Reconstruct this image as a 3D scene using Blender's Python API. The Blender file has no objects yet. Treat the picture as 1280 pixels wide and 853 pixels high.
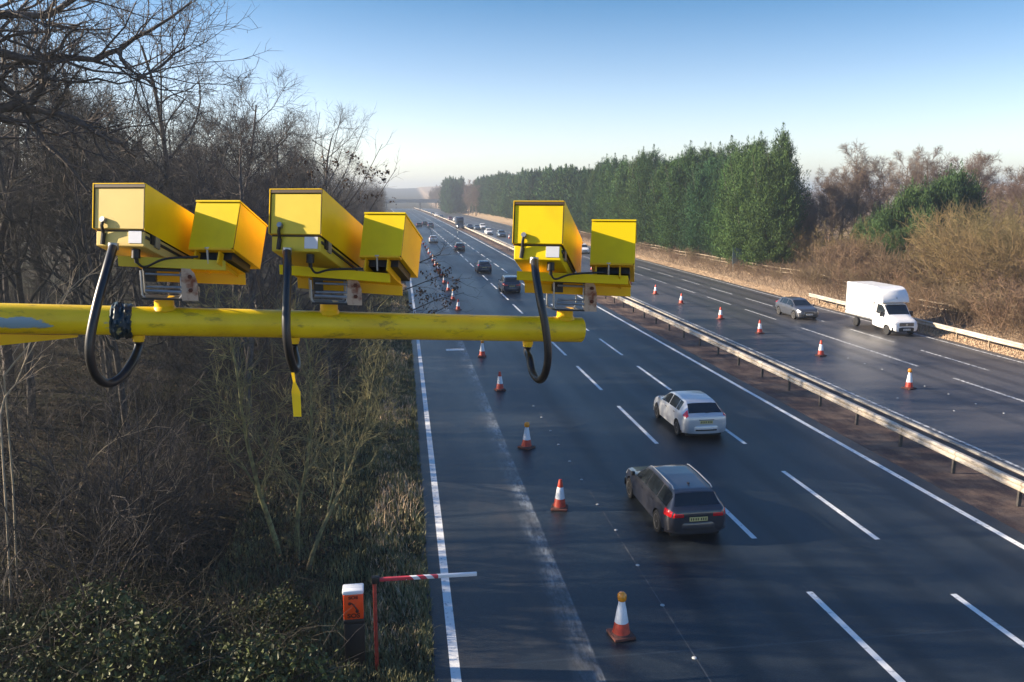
import bpy, bmesh, math, random
import numpy as np
from mathutils import Vector, Matrix

sc = bpy.context.scene
COL = sc.collection
rad = math.radians

# ------------------------------------------------------------------ camera
F_PX = 1032.0
CAM_H = 9.5
PITCH = rad(9.975)
YAW = rad(7.395)
Fv = np.array([math.sin(YAW) * math.cos(PITCH), math.cos(YAW) * math.cos(PITCH), -math.sin(PITCH)])
Rv = np.array([math.cos(YAW), -math.sin(YAW), 0.0])
Uv = np.cross(Rv, Fv)
Cv = np.array([0.0, 0.0, CAM_H])
cd = bpy.data.cameras.new('camera')
cam = bpy.data.objects.new('camera', cd)
COL.objects.link(cam)
cd.sensor_width = 36.0
cd.lens = 36.0 * F_PX / 1280.0
cd.clip_start = 0.05
cd.clip_end = 8000
cam.matrix_world = Matrix(((Rv[0], Uv[0], -Fv[0], 0), (Rv[1], Uv[1], -Fv[1], 0), (Rv[2], Uv[2], -Fv[2], CAM_H), (0, 0, 0, 1)))
sc.camera = cam


def ray(x, y):
    return Fv + (x - 640.0) / F_PX * Rv - (y - 426.5) / F_PX * Uv


def gnd(x, y, z=0.0):          # photo pixel -> point on a level plane
    d = ray(x, y)
    return Cv + d * ((z - CAM_H) / d[2])


def atY(x, y, Y):              # photo pixel -> point at a distance along the road
    d = ray(x, y)
    return Cv + d * (Y / d[1])


def atD(x, y, D):              # photo pixel -> point at a depth
    return Cv + ray(x, y) * D


# ------------------------------------------------------------------ light
SUN_EL = rad(21.0)
SUN_AHEAD = rad(10.0)          # how far ahead of square-left the sun stands
sdir = Vector((-math.cos(SUN_AHEAD) * math.cos(SUN_EL), math.sin(SUN_AHEAD) * math.cos(SUN_EL), math.sin(SUN_EL)))
sl = bpy.data.lights.new('sun', 'SUN')
sl.energy = 5.0
sl.angle = rad(0.6)
sl.color = (1.0, 0.83, 0.62)
so = bpy.data.objects.new('sun', sl)
COL.objects.link(so)
so.location = (-60, 30, 60)
so.rotation_euler = sdir.to_track_quat('Z', 'Y').to_euler()

w = bpy.data.worlds.new('World')
sc.world = w
w.use_nodes = True
wt = w.node_tree
wt.nodes.clear()
wo = wt.nodes.new('ShaderNodeOutputWorld')
bg = wt.nodes.new('ShaderNodeBackground')
sky = wt.nodes.new('ShaderNodeTexSky')
sky.sky_type = 'NISHITA'
sky.sun_disc = False
sky.sun_elevation = SUN_EL
sky.sun_rotation = math.atan2(sdir.x, sdir.y)
sky.altitude = 50
sky.air_density = 1.0
sky.dust_density = 0.6
sky.ozone_density = 2.5
tc = wt.nodes.new('ShaderNodeTexCoord')
sep = wt.nodes.new('ShaderNodeSeparateXYZ')
wt.links.new(tc.outputs['Generated'], sep.inputs[0])
ramp = wt.nodes.new('ShaderNodeValToRGB')
cr = ramp.color_ramp
cr.elements[0].position = 0.0
cr.elements[0].color = (0.92, 0.87, 0.88, 1)
cr.elements[1].position = 0.60
cr.elements[1].color = (0.22, 0.38, 0.54, 1)
e = cr.elements.new(0.06); e.color = (0.76, 0.69, 0.72, 1)
e = cr.elements.new(0.14); e.color = (0.45, 0.475, 0.54, 1)
e = cr.elements.new(0.24); e.color = (0.09, 0.265, 0.37, 1)
wt.links.new(sep.outputs['Z'], ramp.inputs[0])
mx = wt.nodes.new('ShaderNodeMix')
mx.data_type = 'RGBA'
mx.blend_type = 'MULTIPLY'
mx.inputs[0].default_value = 1.0
wt.links.new(sky.outputs[0], mx.inputs[6])
wt.links.new(ramp.outputs[0], mx.inputs[7])
wt.links.new(mx.outputs[2], bg.inputs[0])
bg.inputs[1].default_value = 0.13
wt.links.new(bg.outputs[0], wo.inputs[0])

sc.view_settings.view_transform = 'Standard'
sc.view_settings.look = 'None'
sc.view_settings.exposure = 1.62
sc.view_settings.gamma = 1.0
sc.view_settings.use_curve_mapping = False
sc.render.engine = 'CYCLES'
sc.cycles.use_denoising = True
sc.cycles.max_bounces = 6
sc.cycles.diffuse_bounces = 3
sc.cycles.glossy_bounces = 3
sc.cycles.transmission_bounces = 2
sc.cycles.volume_bounces = 0
sc.cycles.transparent_max_bounces = 4

# ------------------------------------------------------------------ helpers


def bend(y):                   # the motorway curves gently left
    return -2.6e-5 * y * y


class MB:
    def __init__(self):
        self.v, self.f, self.m, self.n = [], [], [], 0

    def add(self, verts, faces, mi=0):
        o = self.n
        self.v.extend([tuple(map(float, p)) for p in verts])
        self.n += len(verts)
        for f in faces:
            self.f.append(tuple(i + o for i in f))
            self.m.append(mi)
        return self

    def box(self, x0, x1, y0, y1, z0, z1, mi=0, T=None, bev=0.0):
        if bev > 0:
            bm = bmesh.new()
            bmesh.ops.create_cube(bm, size=1.0)
            for p in bm.verts:
                p.co = Vector(((x0 + x1) / 2 + p.co.x * (x1 - x0), (y0 + y1) / 2 + p.co.y * (y1 - y0), (z0 + z1) / 2 + p.co.z * (z1 - z0)))
            bmesh.ops.bevel(bm, geom=bm.edges[:] + bm.verts[:], offset=bev, segments=2, profile=0.5, affect='EDGES')
            bm.verts.index_update()
            vs = [p.co.copy() for p in bm.verts]
            fs = [[q.index for q in f.verts] for f in bm.faces]
            bm.free()
        else:
            vs = [Vector((x, y, z)) for z in (z0, z1) for y in (y0, y1) for x in (x0, x1)]
            fs = [(0, 2, 3, 1), (4, 5, 7, 6), (0, 1, 5, 4), (2, 6, 7, 3), (0, 4, 6, 2), (1, 3, 7, 5)]
        if T is not None:
            vs = [T @ p for p in vs]
        return self.add(vs, fs, mi)

    def hexa(self, pts, mi=0):     # 8 points: 4 of one end then 4 of the other
        self.add(pts, [(3, 2, 1, 0), (4, 5, 6, 7), (0, 1, 5, 4), (1, 2, 6, 5), (2, 3, 7, 6), (3, 0, 4, 7)], mi)
        return self

    def tube(self, pts, r, k=8, mi=0, cap=True):
        pts = [Vector(p) for p in pts]
        n = len(pts)
        rs = r if isinstance(r, (list, tuple)) else [r] * n
        prev = None
        vs = []
        for i in range(n):
            t = (pts[min(i + 1, n - 1)] - pts[max(i - 1, 0)]).normalized()
            if prev is None:
                ref = Vector((0, 0, 1)) if abs(t.z) < 0.9 else Vector((1, 0, 0))
                a = t.cross(ref).normalized()
            else:
                a = (prev - t * prev.dot(t)).normalized()
            b = t.cross(a)
            prev = a
            for j in range(k):
                q = 2 * math.pi * j / k
                vs.append(pts[i] + (a * math.cos(q) + b * math.sin(q)) * rs[i])
        fs = []
        for i in range(n - 1):
            for j in range(k):
                fs.append((i * k + j, i * k + (j + 1) % k, (i + 1) * k + (j + 1) % k, (i + 1) * k + j))
        if cap:
            fs.append(tuple(range(k - 1, -1, -1)))
            fs.append(tuple((n - 1) * k + j for j in range(k)))
        return self.add(vs, fs, mi)

    def lathe(self, prof, k=20, mi=0, T=None):      # prof: (r, z)
        vs, fs = [], []
        for r, z in prof:
            for j in range(k):
                q = 2 * math.pi * j / k
                p = Vector((r * math.cos(q), r * math.sin(q), z))
                vs.append(T @ p if T is not None else p)
        for i in range(len(prof) - 1):
            for j in range(k):
                fs.append((i * k + j, i * k + (j + 1) % k, (i + 1) * k + (j + 1) % k, (i + 1) * k + j))
        fs.append(tuple(range(k - 1, -1, -1)))
        fs.append(tuple((len(prof) - 1) * k + j for j in range(k)))
        return self.add(vs, fs, mi)

    def grid(self, fn, us, vs_, mi=0, flip=False):
        nu, nv = len(us), len(vs_)
        P = [fn(u, v) for u in us for v in vs_]
        fs = []
        for i in range(nu - 1):
            for j in range(nv - 1):
                q = (i * nv + j, (i + 1) * nv + j, (i + 1) * nv + j + 1, i * nv + j + 1)
                fs.append(q[::-1] if flip else q)
        return self.add(P, fs, mi)

    def build(self, name, mats, parent=None, smooth=None, loc=None):
        me = bpy.data.meshes.new(name)
        me.from_pydata(self.v, [], self.f)
        for m in (mats if isinstance(mats, (list, tuple)) else [mats]):
            me.materials.append(m)
        if any(self.m):
            me.polygons.foreach_set('material_index', self.m)
        me.update()
        if smooth is not None:
            me.polygons.foreach_set('use_smooth', [True] * len(self.f))
            me.set_sharp_from_angle(angle=rad(smooth))
        o = bpy.data.objects.new(name, me)
        COL.objects.link(o)
        if parent is not None:
            o.parent = parent
        if loc is not None:
            o.location = loc
        return o


def np_mesh(name, V, Fc, mats, mi=None, smooth=False, attr=None):
    """fast mesh from numpy arrays; Fc is (n,3) or (n,4)"""
    me = bpy.data.meshes.new(name)
    n, k = Fc.shape
    me.vertices.add(len(V))
    me.vertices.foreach_set('co', np.asarray(V, dtype=np.float32).ravel())
    me.loops.add(n * k)
    me.loops.foreach_set('vertex_index', Fc.astype(np.int32).ravel())
    me.polygons.add(n)
    me.polygons.foreach_set('loop_start', np.arange(0, n * k, k, dtype=np.int32))
    me.polygons.foreach_set('loop_total', np.full(n, k, dtype=np.int32))
    for m in (mats if isinstance(mats, (list, tuple)) else [mats]):
        me.materials.append(m)
    if mi is not None:
        me.polygons.foreach_set('material_index', np.asarray(mi, dtype=np.int32))
    if smooth:
        me.polygons.foreach_set('use_smooth', np.ones(n, dtype=bool))
    me.update(calc_edges=True)
    if attr is not None:
        a = me.attributes.new('tint', 'FLOAT', 'FACE')
        a.data.foreach_set('value', np.asarray(attr, dtype=np.float32))
    return me


def link(name, me, parent=None):
    o = bpy.data.objects.new(name, me)
    COL.objects.link(o)
    if parent is not None:
        o.parent = parent
    return o


def tag(o, label=None, cat=None, group=None, kind=None):
    if label: o['label'] = label
    if cat: o['category'] = cat
    if group: o['group'] = group
    if kind: o['kind'] = kind
    return o


def thing(name, label, cat, loc=(0, 0, 0), rz=0.0, group=None):
    o = bpy.data.objects.new(name, None)
    o.empty_display_size = 0.2
    COL.objects.link(o)
    o.location = loc
    o.rotation_euler = (0, 0, rz)
    return tag(o, label, cat, group)


KIDS = {}


def kids(o):
    if o.name not in KIDS:
        KIDS[o.name] = [c for c in COL.objects if c.parent is o]
    return KIDS[o.name]


def copy_tree(o, parent=None):
    c = o.copy()
    COL.objects.link(c)
    if parent is not None:
        c.parent = parent
    for ch in kids(o):
        copy_tree(ch, c)
    return c


# ------------------------------------------------------------------ materials
def S(h):                      # sRGB 0-255 -> linear
    return tuple(((c / 255.0) / 12.92 if c / 255.0 <= 0.04045 else ((c / 255.0 + 0.055) / 1.055) ** 2.4) for c in h)


def mat(name, col, rough=0.6, metal=0.0, var=0.0, scale=6.0, col2=None, bump=0.0, spec=0.5, rand=0.0, tint=0.0, coat=0.0, trans=0.0, emit=None, emit_s=0.0, detail=4.0, sharp=None):
    m = bpy.data.materials.new(name)
    m.use_nodes = True
    nt = m.node_tree
    b = nt.nodes['Principled BSDF']
    b.inputs['Roughness'].default_value = rough
    b.inputs['Metallic'].default_value = metal
    b.inputs['Specular IOR Level'].default_value = spec
    b.inputs['Coat Weight'].default_value = coat
    b.inputs['Base Color'].default_value = (*col, 1)
    if trans: b.inputs['Transmission Weight'].default_value = trans
    if emit:
        b.inputs['Emission Color'].default_value = (*emit, 1)
        b.inputs['Emission Strength'].default_value = emit_s
    src = None
    tcn = nt.nodes.new('ShaderNodeTexCoord')
    if col2 is not None or var > 0 or bump > 0:
        nz = nt.nodes.new('ShaderNodeTexNoise')
        nz.inputs['Scale'].default_value = scale
        nz.inputs['Detail'].default_value = detail
        nt.links.new(tcn.outputs['Object'], nz.inputs['Vector'])
        if col2 is not None or var > 0:
            c2 = col2 if col2 is not None else tuple(c * (1 - var) for c in col)
            r = nt.nodes.new('ShaderNodeValToRGB')
            lo, hi = sharp if sharp else (0.35, 0.65)
            r.color_ramp.elements[0].position = lo
            r.color_ramp.elements[1].position = hi
            r.color_ramp.elements[0].color = (*c2, 1)
            r.color_ramp.elements[1].color = (*col, 1)
            nt.links.new(nz.outputs['Fac'], r.inputs[0])
            src = r.outputs[0]
        if bump > 0:
            bp = nt.nodes.new('ShaderNodeBump')
            bp.inputs['Strength'].default_value = bump
            bp.inputs['Distance'].default_value = 0.02
            nt.links.new(nz.outputs['Fac'], bp.inputs['Height'])
            nt.links.new(bp.outputs[0], b.inputs['Normal'])
    if rand > 0 or tint > 0:
        h = nt.nodes.new('ShaderNodeHueSaturation')
        if src is not None:
            nt.links.new(src, h.inputs['Color'])
        else:
            h.inputs['Color'].default_value = (*col, 1)
        val = None
        if rand > 0:
            oi = nt.nodes.new('ShaderNodeObjectInfo')
            mr = nt.nodes.new('ShaderNodeMapRange')
            mr.inputs['To Min'].default_value = 1 - rand
            mr.inputs['To Max'].default_value = 1 + rand
            nt.links.new(oi.outputs['Random'], mr.inputs['Value'])
            val = mr.outputs[0]
            m2 = nt.nodes.new('ShaderNodeMapRange')
            m2.inputs['To Min'].default_value = 0.5 - rand * 0.06
            m2.inputs['To Max'].default_value = 0.5 + rand * 0.06
            ml = nt.nodes.new('ShaderNodeMath'); ml.operation = 'MULTIPLY'; ml.inputs[1].default_value = 7.31
            fr = nt.nodes.new('ShaderNodeMath'); fr.operation = 'FRACT'
            nt.links.new(oi.outputs['Random'], ml.inputs[0])
            nt.links.new(ml.outputs[0], fr.inputs[0])
            nt.links.new(fr.outputs[0], m2.inputs['Value'])
            nt.links.new(m2.outputs[0], h.inputs['Hue'])
        if tint > 0:
            at = nt.nodes.new('ShaderNodeAttribute')
            at.attribute_name = 'tint'
            mr = nt.nodes.new('ShaderNodeMapRange')
            mr.inputs['To Min'].default_value = 1 - tint
            mr.inputs['To Max'].default_value = 1 + tint
            nt.links.new(at.outputs['Fac'], mr.inputs['Value'])
            if val is not None:
                mm = nt.nodes.new('ShaderNodeMath'); mm.operation = 'MULTIPLY'
                nt.links.new(val, mm.inputs[0]); nt.links.new(mr.outputs[0], mm.inputs[1])
                val = mm.outputs[0]
            else:
                val = mr.outputs[0]
        nt.links.new(val, h.inputs['Value'])
        src = h.outputs[0]
    if src is not None:
        nt.links.new(src, b.inputs['Base Color'])
    return m


class NT:
    def __init__(self, name):
        self.m = bpy.data.materials.new(name)
        self.m.use_nodes = True
        self.t = self.m.node_tree
        self.b = self.t.nodes['Principled BSDF']
        self.tc = self.t.nodes.new('ShaderNodeTexCoord')
        self.obj = self.tc.outputs['Object']

    def _in(self, n, i, v):
        if v is None: return
        if isinstance(v, bpy.types.NodeSocket): self.t.links.new(v, n.inputs[i])
        else: n.inputs[i].default_value = v

    def math(self, op, a, b=None, clamp=False):
        n = self.t.nodes.new('ShaderNodeMath'); n.operation = op; n.use_clamp = clamp
        self._in(n, 0, a); self._in(n, 1, b)
        return n.outputs[0]

    def xyz(self):
        n = self.t.nodes.new('ShaderNodeSeparateXYZ')
        self.t.links.new(self.obj, n.inputs[0])
        return n.outputs

    def noise(self, scale, detail=4.0, stretch=(1, 1, 1), rough=0.5):
        mp = self.t.nodes.new('ShaderNodeMapping')
        mp.inputs['Scale'].default_value = stretch
        self.t.links.new(self.obj, mp.inputs[0])
        n = self.t.nodes.new('ShaderNodeTexNoise')
        n.inputs['Scale'].default_value = scale
        n.inputs['Detail'].default_value = detail
        n.inputs['Roughness'].default_value = rough
        self.t.links.new(mp.outputs[0], n.inputs['Vector'])
        return n.outputs['Fac']

    def step(self, v, lo, hi, a=0.0, b=1.0):
        n = self.t.nodes.new('ShaderNodeMapRange')
        n.interpolation_type = 'SMOOTHSTEP'
        self._in(n, 0, v)
        n.inputs[1].default_value = lo; n.inputs[2].default_value = hi
        n.inputs[3].default_value = a; n.inputs[4].default_value = b
        return n.outputs[0]

    def mix(self, f, a, b):
        n = self.t.nodes.new('ShaderNodeMix'); n.data_type = 'RGBA'
        self._in(n, 0, f)
        for i, v in ((6, a), (7, b)):
            if isinstance(v, bpy.types.NodeSocket): self.t.links.new(v, n.inputs[i])
            else: n.inputs[i].default_value = (*v, 1)
        return n.outputs[2]

    def out(self, col=None, rough=None, bump=None, bs=0.3, bd=0.02, spec=None):
        if col is not None: self.t.links.new(col, self.b.inputs['Base Color'])
        if rough is not None: self._in(self.b, 'Roughness', rough)
        if spec is not None: self.b.inputs['Specular IOR Level'].default_value = spec
        if bump is not None:
            bp = self.t.nodes.new('ShaderNodeBump')
            bp.inputs['Strength'].default_value = bs
            bp.inputs['Distance'].default_value = bd
            self.t.links.new(bump, bp.inputs['Height'])
            self.t.links.new(bp.outputs[0], self.b.inputs['Normal'])
        return self.m


def road_mat(name, base, base2, worn=None, lanes=()):
    k = NT(name)
    x, y, z = k.xyz()
    xb = k.math('SUBTRACT', x, k.math('MULTIPLY', k.math('MULTIPLY', y, y), -2.6e-5))
    big = k.noise(0.35, 5, (1.0, 0.12, 1))
    fine = k.noise(60, 3)
    c = k.mix(k.step(big, 0.3, 0.72), base, base2)
    mid = k.noise(7, 5, (1, 0.6, 1), 0.7)
    c = k.mix(k.math('MULTIPLY', k.step(mid, 0.45, 0.72), 0.55), c, tuple(q * 1.45 for q in base2))
    c = k.mix(k.step(fine, 0.50, 0.70), c, tuple(q * 1.9 for q in base2))
    fine2 = k.noise(22, 3, (1, 1, 1), 0.8)
    c = k.mix(k.math('MULTIPLY', k.step(fine2, 0.56, 0.70), 0.6), c, tuple(q * 2.1 for q in base2))
    # polished wheel tracks, two per lane
    if lanes:
        tot = None
        for cx in lanes:
            for s in (-0.85, 0.85):
                dist = k.math('ABSOLUTE', k.math('SUBTRACT', xb, cx + s))
                f = k.step(dist, 0.12, 0.5, 1.0, 0.0)
                tot = f if tot is None else k.math('MAXIMUM', tot, f)
        f = k.math('MULTIPLY', tot, k.step(k.noise(0.8, 4, (1, 0.06, 1)), 0.25, 0.7, 0.25, 0.75))
        c = k.mix(f, c, tuple(q * 0.62 for q in base))
    # transverse joints and repairs
    seam = k.step(k.math('ABSOLUTE', k.math('SUBTRACT', k.math('FRACT', k.math('MULTIPLY', y, 1 / 31.0)), 0.5)), 0.0, 0.0016, 1, 0)
    c = k.mix(k.math('MULTIPLY', seam, 0.35), c, tuple(q * 2.6 for q in base2))
    if worn:                   # scrubbed paint and frost residue left from a removed line
        wx0, wx1, wc = worn
        edge = k.math('MULTIPLY', k.step(xb, wx1 - 0.03, wx1 + 0.03, 1, 0), k.step(xb, wx0, wx1 - 0.05, 0, 1))
        n1 = k.step(k.noise(1.6, 6, (1, 0.35, 1), 0.7), 0.40, 0.66)
        n2 = k.step(k.noise(9, 5, (1, 0.25, 1), 0.7), 0.30, 0.62)
        f = k.math('MULTIPLY', edge, k.math('MULTIPLY', n2, k.math('ADD', k.math('MULTIPLY', n1, 0.75), 0.22)))
        c = k.mix(k.math('MULTIPLY', f, 0.8), c, wc)
        # the hard shoulder surface is browner and dustier than the lanes
        hs = k.step(xb, wx1 - 0.05, wx1 + 0.05, 1, 0)
        c = k.mix(k.math('MULTIPLY', hs, k.step(k.noise(0.9, 6, (1, 0.3, 1), 0.65), 0.42, 0.7, 0, 0.5)), c, (0.060, 0.050, 0.042))
    r = k.step(big, 0.3, 0.7, 0.35, 0.47)
    return k.out(c, r, fine2, 0.6, 0.012, 0.38)


M = {}
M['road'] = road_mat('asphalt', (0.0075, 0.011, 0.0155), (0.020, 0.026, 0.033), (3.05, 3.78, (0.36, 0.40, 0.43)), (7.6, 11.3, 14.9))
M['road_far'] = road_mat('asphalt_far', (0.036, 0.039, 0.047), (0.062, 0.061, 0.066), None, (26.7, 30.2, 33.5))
M['paint'] = mat('road_paint', (0.74, 0.75, 0.74), 0.6, 0, col2=(0.30, 0.31, 0.32), scale=7, sharp=(0.30, 0.42), detail=6)
M['paint_worn'] = mat('road_paint_worn', (0.55, 0.56, 0.56), 0.6, 0, col2=(0.12, 0.125, 0.13), scale=5, sharp=(0.36, 0.58), detail=7)
M['yellow'] = mat('yellow_paint', (0.86, 0.50, 0.002), 0.42, 0, spec=0.3, col2=(0.70, 0.40, 0.006), scale=5, detail=6, bump=0.02)
M['yellow_lit'] = mat('yellow_lit_paint', (1.0, 0.63, 0.001), 0.36, 0, col2=(0.86, 0.50, 0.002), scale=4, detail=8, sharp=(.3,.55), spec=0.3)  # brighter yellow: the lit look of the box sides is put into the colour
M['yellow_shaded'] = mat('yellow_shaded_paint', (0.76, 0.56, 0.002), 0.5, 0, col2=(0.64, 0.46, 0.004), scale=6, detail=8, sharp=(.28,.5), spec=0.25)  # duller yellow: the shade on the box backs is painted in
M['pale_cream'] = mat('pale_cream_yellow', (0.64, 0.48, 0.15), 0.5, 0, spec=0.3, col2=(0.58, 0.43, 0.13), scale=5)  # paler, creamier yellow for the back of the left unit
M['pale_lemon'] = mat('pale_lemon_yellow', (0.68, 0.53, 0.05), 0.5, 0, spec=0.3, col2=(0.62, 0.47, 0.04), scale=5)  # paler lemon yellow for the middle unit's back and the left tray lip
M['black_rub'] = mat('black_rubber', (0.010, 0.010, 0.012), 0.38, 0, bump=0.0, spec=0.6)
M['black'] = mat('black_plastic', (0.012, 0.012, 0.013), 0.5)
M['steel'] = mat('galvanised_steel', (0.42, 0.43, 0.44), 0.42, 0.75, var=0.35, scale=12)
M['rail'] = mat('barrier_galvanised', (0.52, 0.50, 0.47), 0.5, 0.25, var=0.35, scale=3, detail=6)


def rail_mat():
    k = NT('barrier_galvanised')
    x, y, z = k.xyz()
    n = k.noise(2.2, 6, (1, 0.5, 1), 0.7); n2 = k.noise(14, 5, (1, .35, 1), 0.7)
    c = k.mix(k.step(n, 0.35, 0.68), (0.36, 0.31, 0.25), (0.58, 0.53, 0.46))
    c = k.mix(k.math('MULTIPLY', k.step(n2, 0.55, 0.72), 0.7), c, (0.20, 0.15, 0.11))
    lap = k.step(k.math('ABSOLUTE', k.math('SUBTRACT', k.math('FRACT', k.math('MULTIPLY', y, 1 / 3.12)), 0.5)), 0.0, 0.022, 1, 0)
    c = k.mix(k.math('MULTIPLY', lap, 0.65), c, (0.13, 0.10, 0.08))
    k.b.inputs['Metallic'].default_value = 0.2
    return k.out(c, 0.5, n2, 0.25, 0.01)


M['rail'] = rail_mat()
M['postm'] = mat('barrier_post', (0.10, 0.09, 0.085), 0.6, 0.3, var=0.4, scale=8)
M['rust'] = mat('rusty_plate', (0.50, 0.37, 0.27), 0.7, 0.0, col2=(0.20, 0.06, 0.025), scale=22, sharp=(0.33, 0.50))
M['label_white'] = mat('label_white', (0.55, 0.57, 0.62), 0.4)
M['orange'] = mat('orange_panel', (0.85, 0.075, 0.008), 0.4)
M['darkprint'] = mat('dark_print', (0.06, 0.006, 0.004), 0.5)
M['white_cap'] = mat('white_cap', (0.72, 0.76, 0.80), 0.4)
M['redpaint'] = mat('red_paint', (0.42, 0.045, 0.030), 0.45, var=0.4, scale=9)
M['whitepaint'] = mat('white_paint', (0.75, 0.75, 0.76), 0.45, var=0.15, scale=9)
M['cone_red'] = mat('cone_orange_red', (0.62, 0.055, 0.022), 0.5, var=0.35, scale=7)
M['cone_white'] = mat('cone_white', (0.74, 0.76, 0.80), 0.35, var=0.12, scale=9)
M['cone_base'] = mat('cone_base', (0.050, 0.030, 0.026), 0.8, col2=(0.16, 0.055, 0.04), scale=5, sharp=(0.4, 0.7))
M['amber'] = mat('amber_lens', (0.85, 0.30, 0.012), 0.2, coat=0.5)
M['lip_shade_gaps'] = mat('brown_lip_shade_gaps', (0.055, 0.030, 0.008), 0.6)  # dark brown: painted shade under the shield lip, also joint lines
M['stud'] = mat('stud_white', (0.42, 0.43, 0.43), 0.6)
M['glass'] = mat('car_glass', (0.010, 0.014, 0.018), 0.06, spec=0.7)
M['tyre'] = mat('tyre', (0.014, 0.014, 0.015), 0.75)
M['rim'] = mat('alloy_rim', (0.50, 0.50, 0.50), 0.35, 0.7)
M['trim'] = mat('dark_trim', (0.015, 0.016, 0.018), 0.5)
M['redlamp'] = mat('red_lamp', (0.55, 0.010, 0.015), 0.15, coat=0.6)
M['headlamp'] = mat('head_lamp', (0.75, 0.78, 0.80), 0.12, 0.3, coat=0.6)
M['plate_y'] = mat('plate_yellow', (0.62, 0.52, 0.22), 0.4)
M['plate_w'] = mat('plate_white', (0.72, 0.73, 0.74), 0.4)
M['plate_txt'] = mat('plate_print', (0.02, 0.02, 0.02), 0.5)
M['p_estate'] = mat('paint_grey', (0.042, 0.043, 0.055), 0.30, 0.35, coat=1.0)
M['p_silver'] = mat('paint_silver_white', (0.56, 0.58, 0.61), 0.30, 0.35, coat=0.6)
M['p_black'] = mat('paint_dark_grey', (0.085, 0.092, 0.11), 0.34, 0.5, coat=0.5)
M['p_white'] = mat('paint_white', (0.78, 0.78, 0.78), 0.35, 0, coat=0.3)
M['p_navy'] = mat('paint_navy', (0.025, 0.035, 0.06), 0.25, 0.2, coat=0.6)
M['p_blue'] = mat('paint_blue_grey', (0.08, 0.12, 0.17), 0.3, 0.4, coat=0.6)
M['p_red'] = mat('paint_dull_red', (0.18, 0.05, 0.05), 0.3, 0.2, coat=0.6)
M['bark'] = mat('bark_grey', (0.105, 0.088, 0.078), 0.9, col2=(0.050, 0.042, 0.038), scale=9, rand=0.3)
M['bark_green'] = mat('bark_mossy', (0.27, 0.25, 0.11), 0.9, col2=(0.12, 0.105, 0.06), scale=6, rand=0.2)
M['twig'] = mat('twigs_grey_brown', (0.054, 0.048, 0.044), 0.9, rand=0.6)
M['runner'] = mat('bramble_runners', (0.040, 0.035, 0.022), 0.85, rand=0.2)
M['twig_warm'] = mat('twigs_warm_brown', (0.135, 0.095, 0.073), 0.9, rand=0.3)
M['bark_warm'] = mat('bark_warm', (0.17, 0.125, 0.095), 0.9, col2=(0.09, 0.065, 0.05), scale=7, rand=0.25)
M['bank_runner'] = mat('bank_runners', (0.150, 0.102, 0.068), 0.9)
M['twig_olive'] = mat('twigs_olive', (0.150, 0.112, 0.046), 0.9, rand=0.3)
M['twig_red'] = mat('twigs_red_brown', (0.150, 0.102, 0.060), 0.9, rand=0.3)
M['twig_pale'] = mat('twigs_pale', (0.30, 0.25, 0.17), 0.85, rand=0.15)
M['conifer'] = mat('conifer_green', (0.050, 0.096, 0.028), 0.75, rand=0.25, tint=0.7, spec=0.15)
M['conifer2'] = mat('conifer_bluegreen', (0.032, 0.070, 0.028), 0.75, rand=0.25, tint=0.7, spec=0.15)
M['evergreen'] = mat('evergreen_bright', (0.036, 0.074, 0.019), 0.7, rand=0.15, tint=0.5, spec=0.3)
M['bramble'] = mat('bramble_leaf', (0.052, 0.064, 0.019), 0.55, rand=0.15, tint=0.7, spec=0.3)
M['deadleaf'] = mat('dead_leaf', (0.075, 0.042, 0.024), 0.8, tint=0.5)
M['grass'] = mat('grass_green', (0.135, 0.135, 0.062), 0.75, tint=0.6)
M['straw'] = mat('grass_straw', (0.50, 0.37, 0.25), 0.8, tint=0.25)
M['timber'] = mat('weathered_timber', (0.30, 0.24, 0.17), 0.85, var=0.4, scale=7)
M['concrete'] = mat('concrete', (0.34, 0.33, 0.31), 0.85, var=0.25, scale=2)
M['sign_back'] = mat('sign_back_grey', (0.17, 0.23, 0.27), 0.5, 0.2)
M['blue_worn'] = None


def arm_mat():
    """yellow paint with long blue-grey flakes where an older coat shows through"""
    k = NT('yellow_paint_flaked')
    x, y, z = k.xyz()
    n = k.noise(5, 6)
    c = k.mix(k.step(n, 0.3, 0.7), (0.70, 0.47, 0.004), (0.86, 0.62, 0.006))
    xs = k.step(x, -1.50, -1.10, 1.0, 0.0)
    d = k.math('ABSOLUTE', k.math('SUBTRACT', z, k.math('ADD', k.math('MULTIPLY', k.math('ADD', x, 1.5), -0.0665), 9.036)))
    band = k.step(d, 0.006, 0.040, 1.0, 0.0)
    fl = k.step(k.noise(7, 6, (0.5, 1, 1.6), 0.6), 0.44, 0.49)
    f = k.step(k.math('ADD', k.math('MULTIPLY', xs, band), k.math('MULTIPLY', k.math('SUBTRACT', k.noise(9, 7, (0.45, 1, 1.6), 0.7), 0.5), 2.2)), 0.62, 0.70)
    f = k.math('MULTIPLY', f, k.step(k.math('MULTIPLY', xs, band), 0.05, 0.12))
    sp = k.step(k.noise(11, 5, (0.7, 1, 1.5), 0.65), 0.665, 0.70)
    f = k.math('MAXIMUM', f, k.math('MULTIPLY', sp, 0.55))
    c = k.mix(f, c, (0.22, 0.33, 0.40))
    dirt = k.step(k.noise(22, 5, (0.35, 1, 1), 0.7), 0.54, 0.70)
    c = k.mix(k.math('MULTIPLY', dirt, 0.6), c, (0.16, 0.11, 0.02))
    return k.out(c, 0.42, n, 0.05, 0.01)


M['arm'] = arm_mat()

# ------------------------------------------------------------------ terrain


def hnoise(x, y):
    return (math.sin(x * 0.31 + y * 0.17) + math.sin(x * 0.13 - y * 0.23 + 1.3) + math.sin(x * 0.57 + y * 0.41 + 2.1) * 0.5) / 2.5


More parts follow.
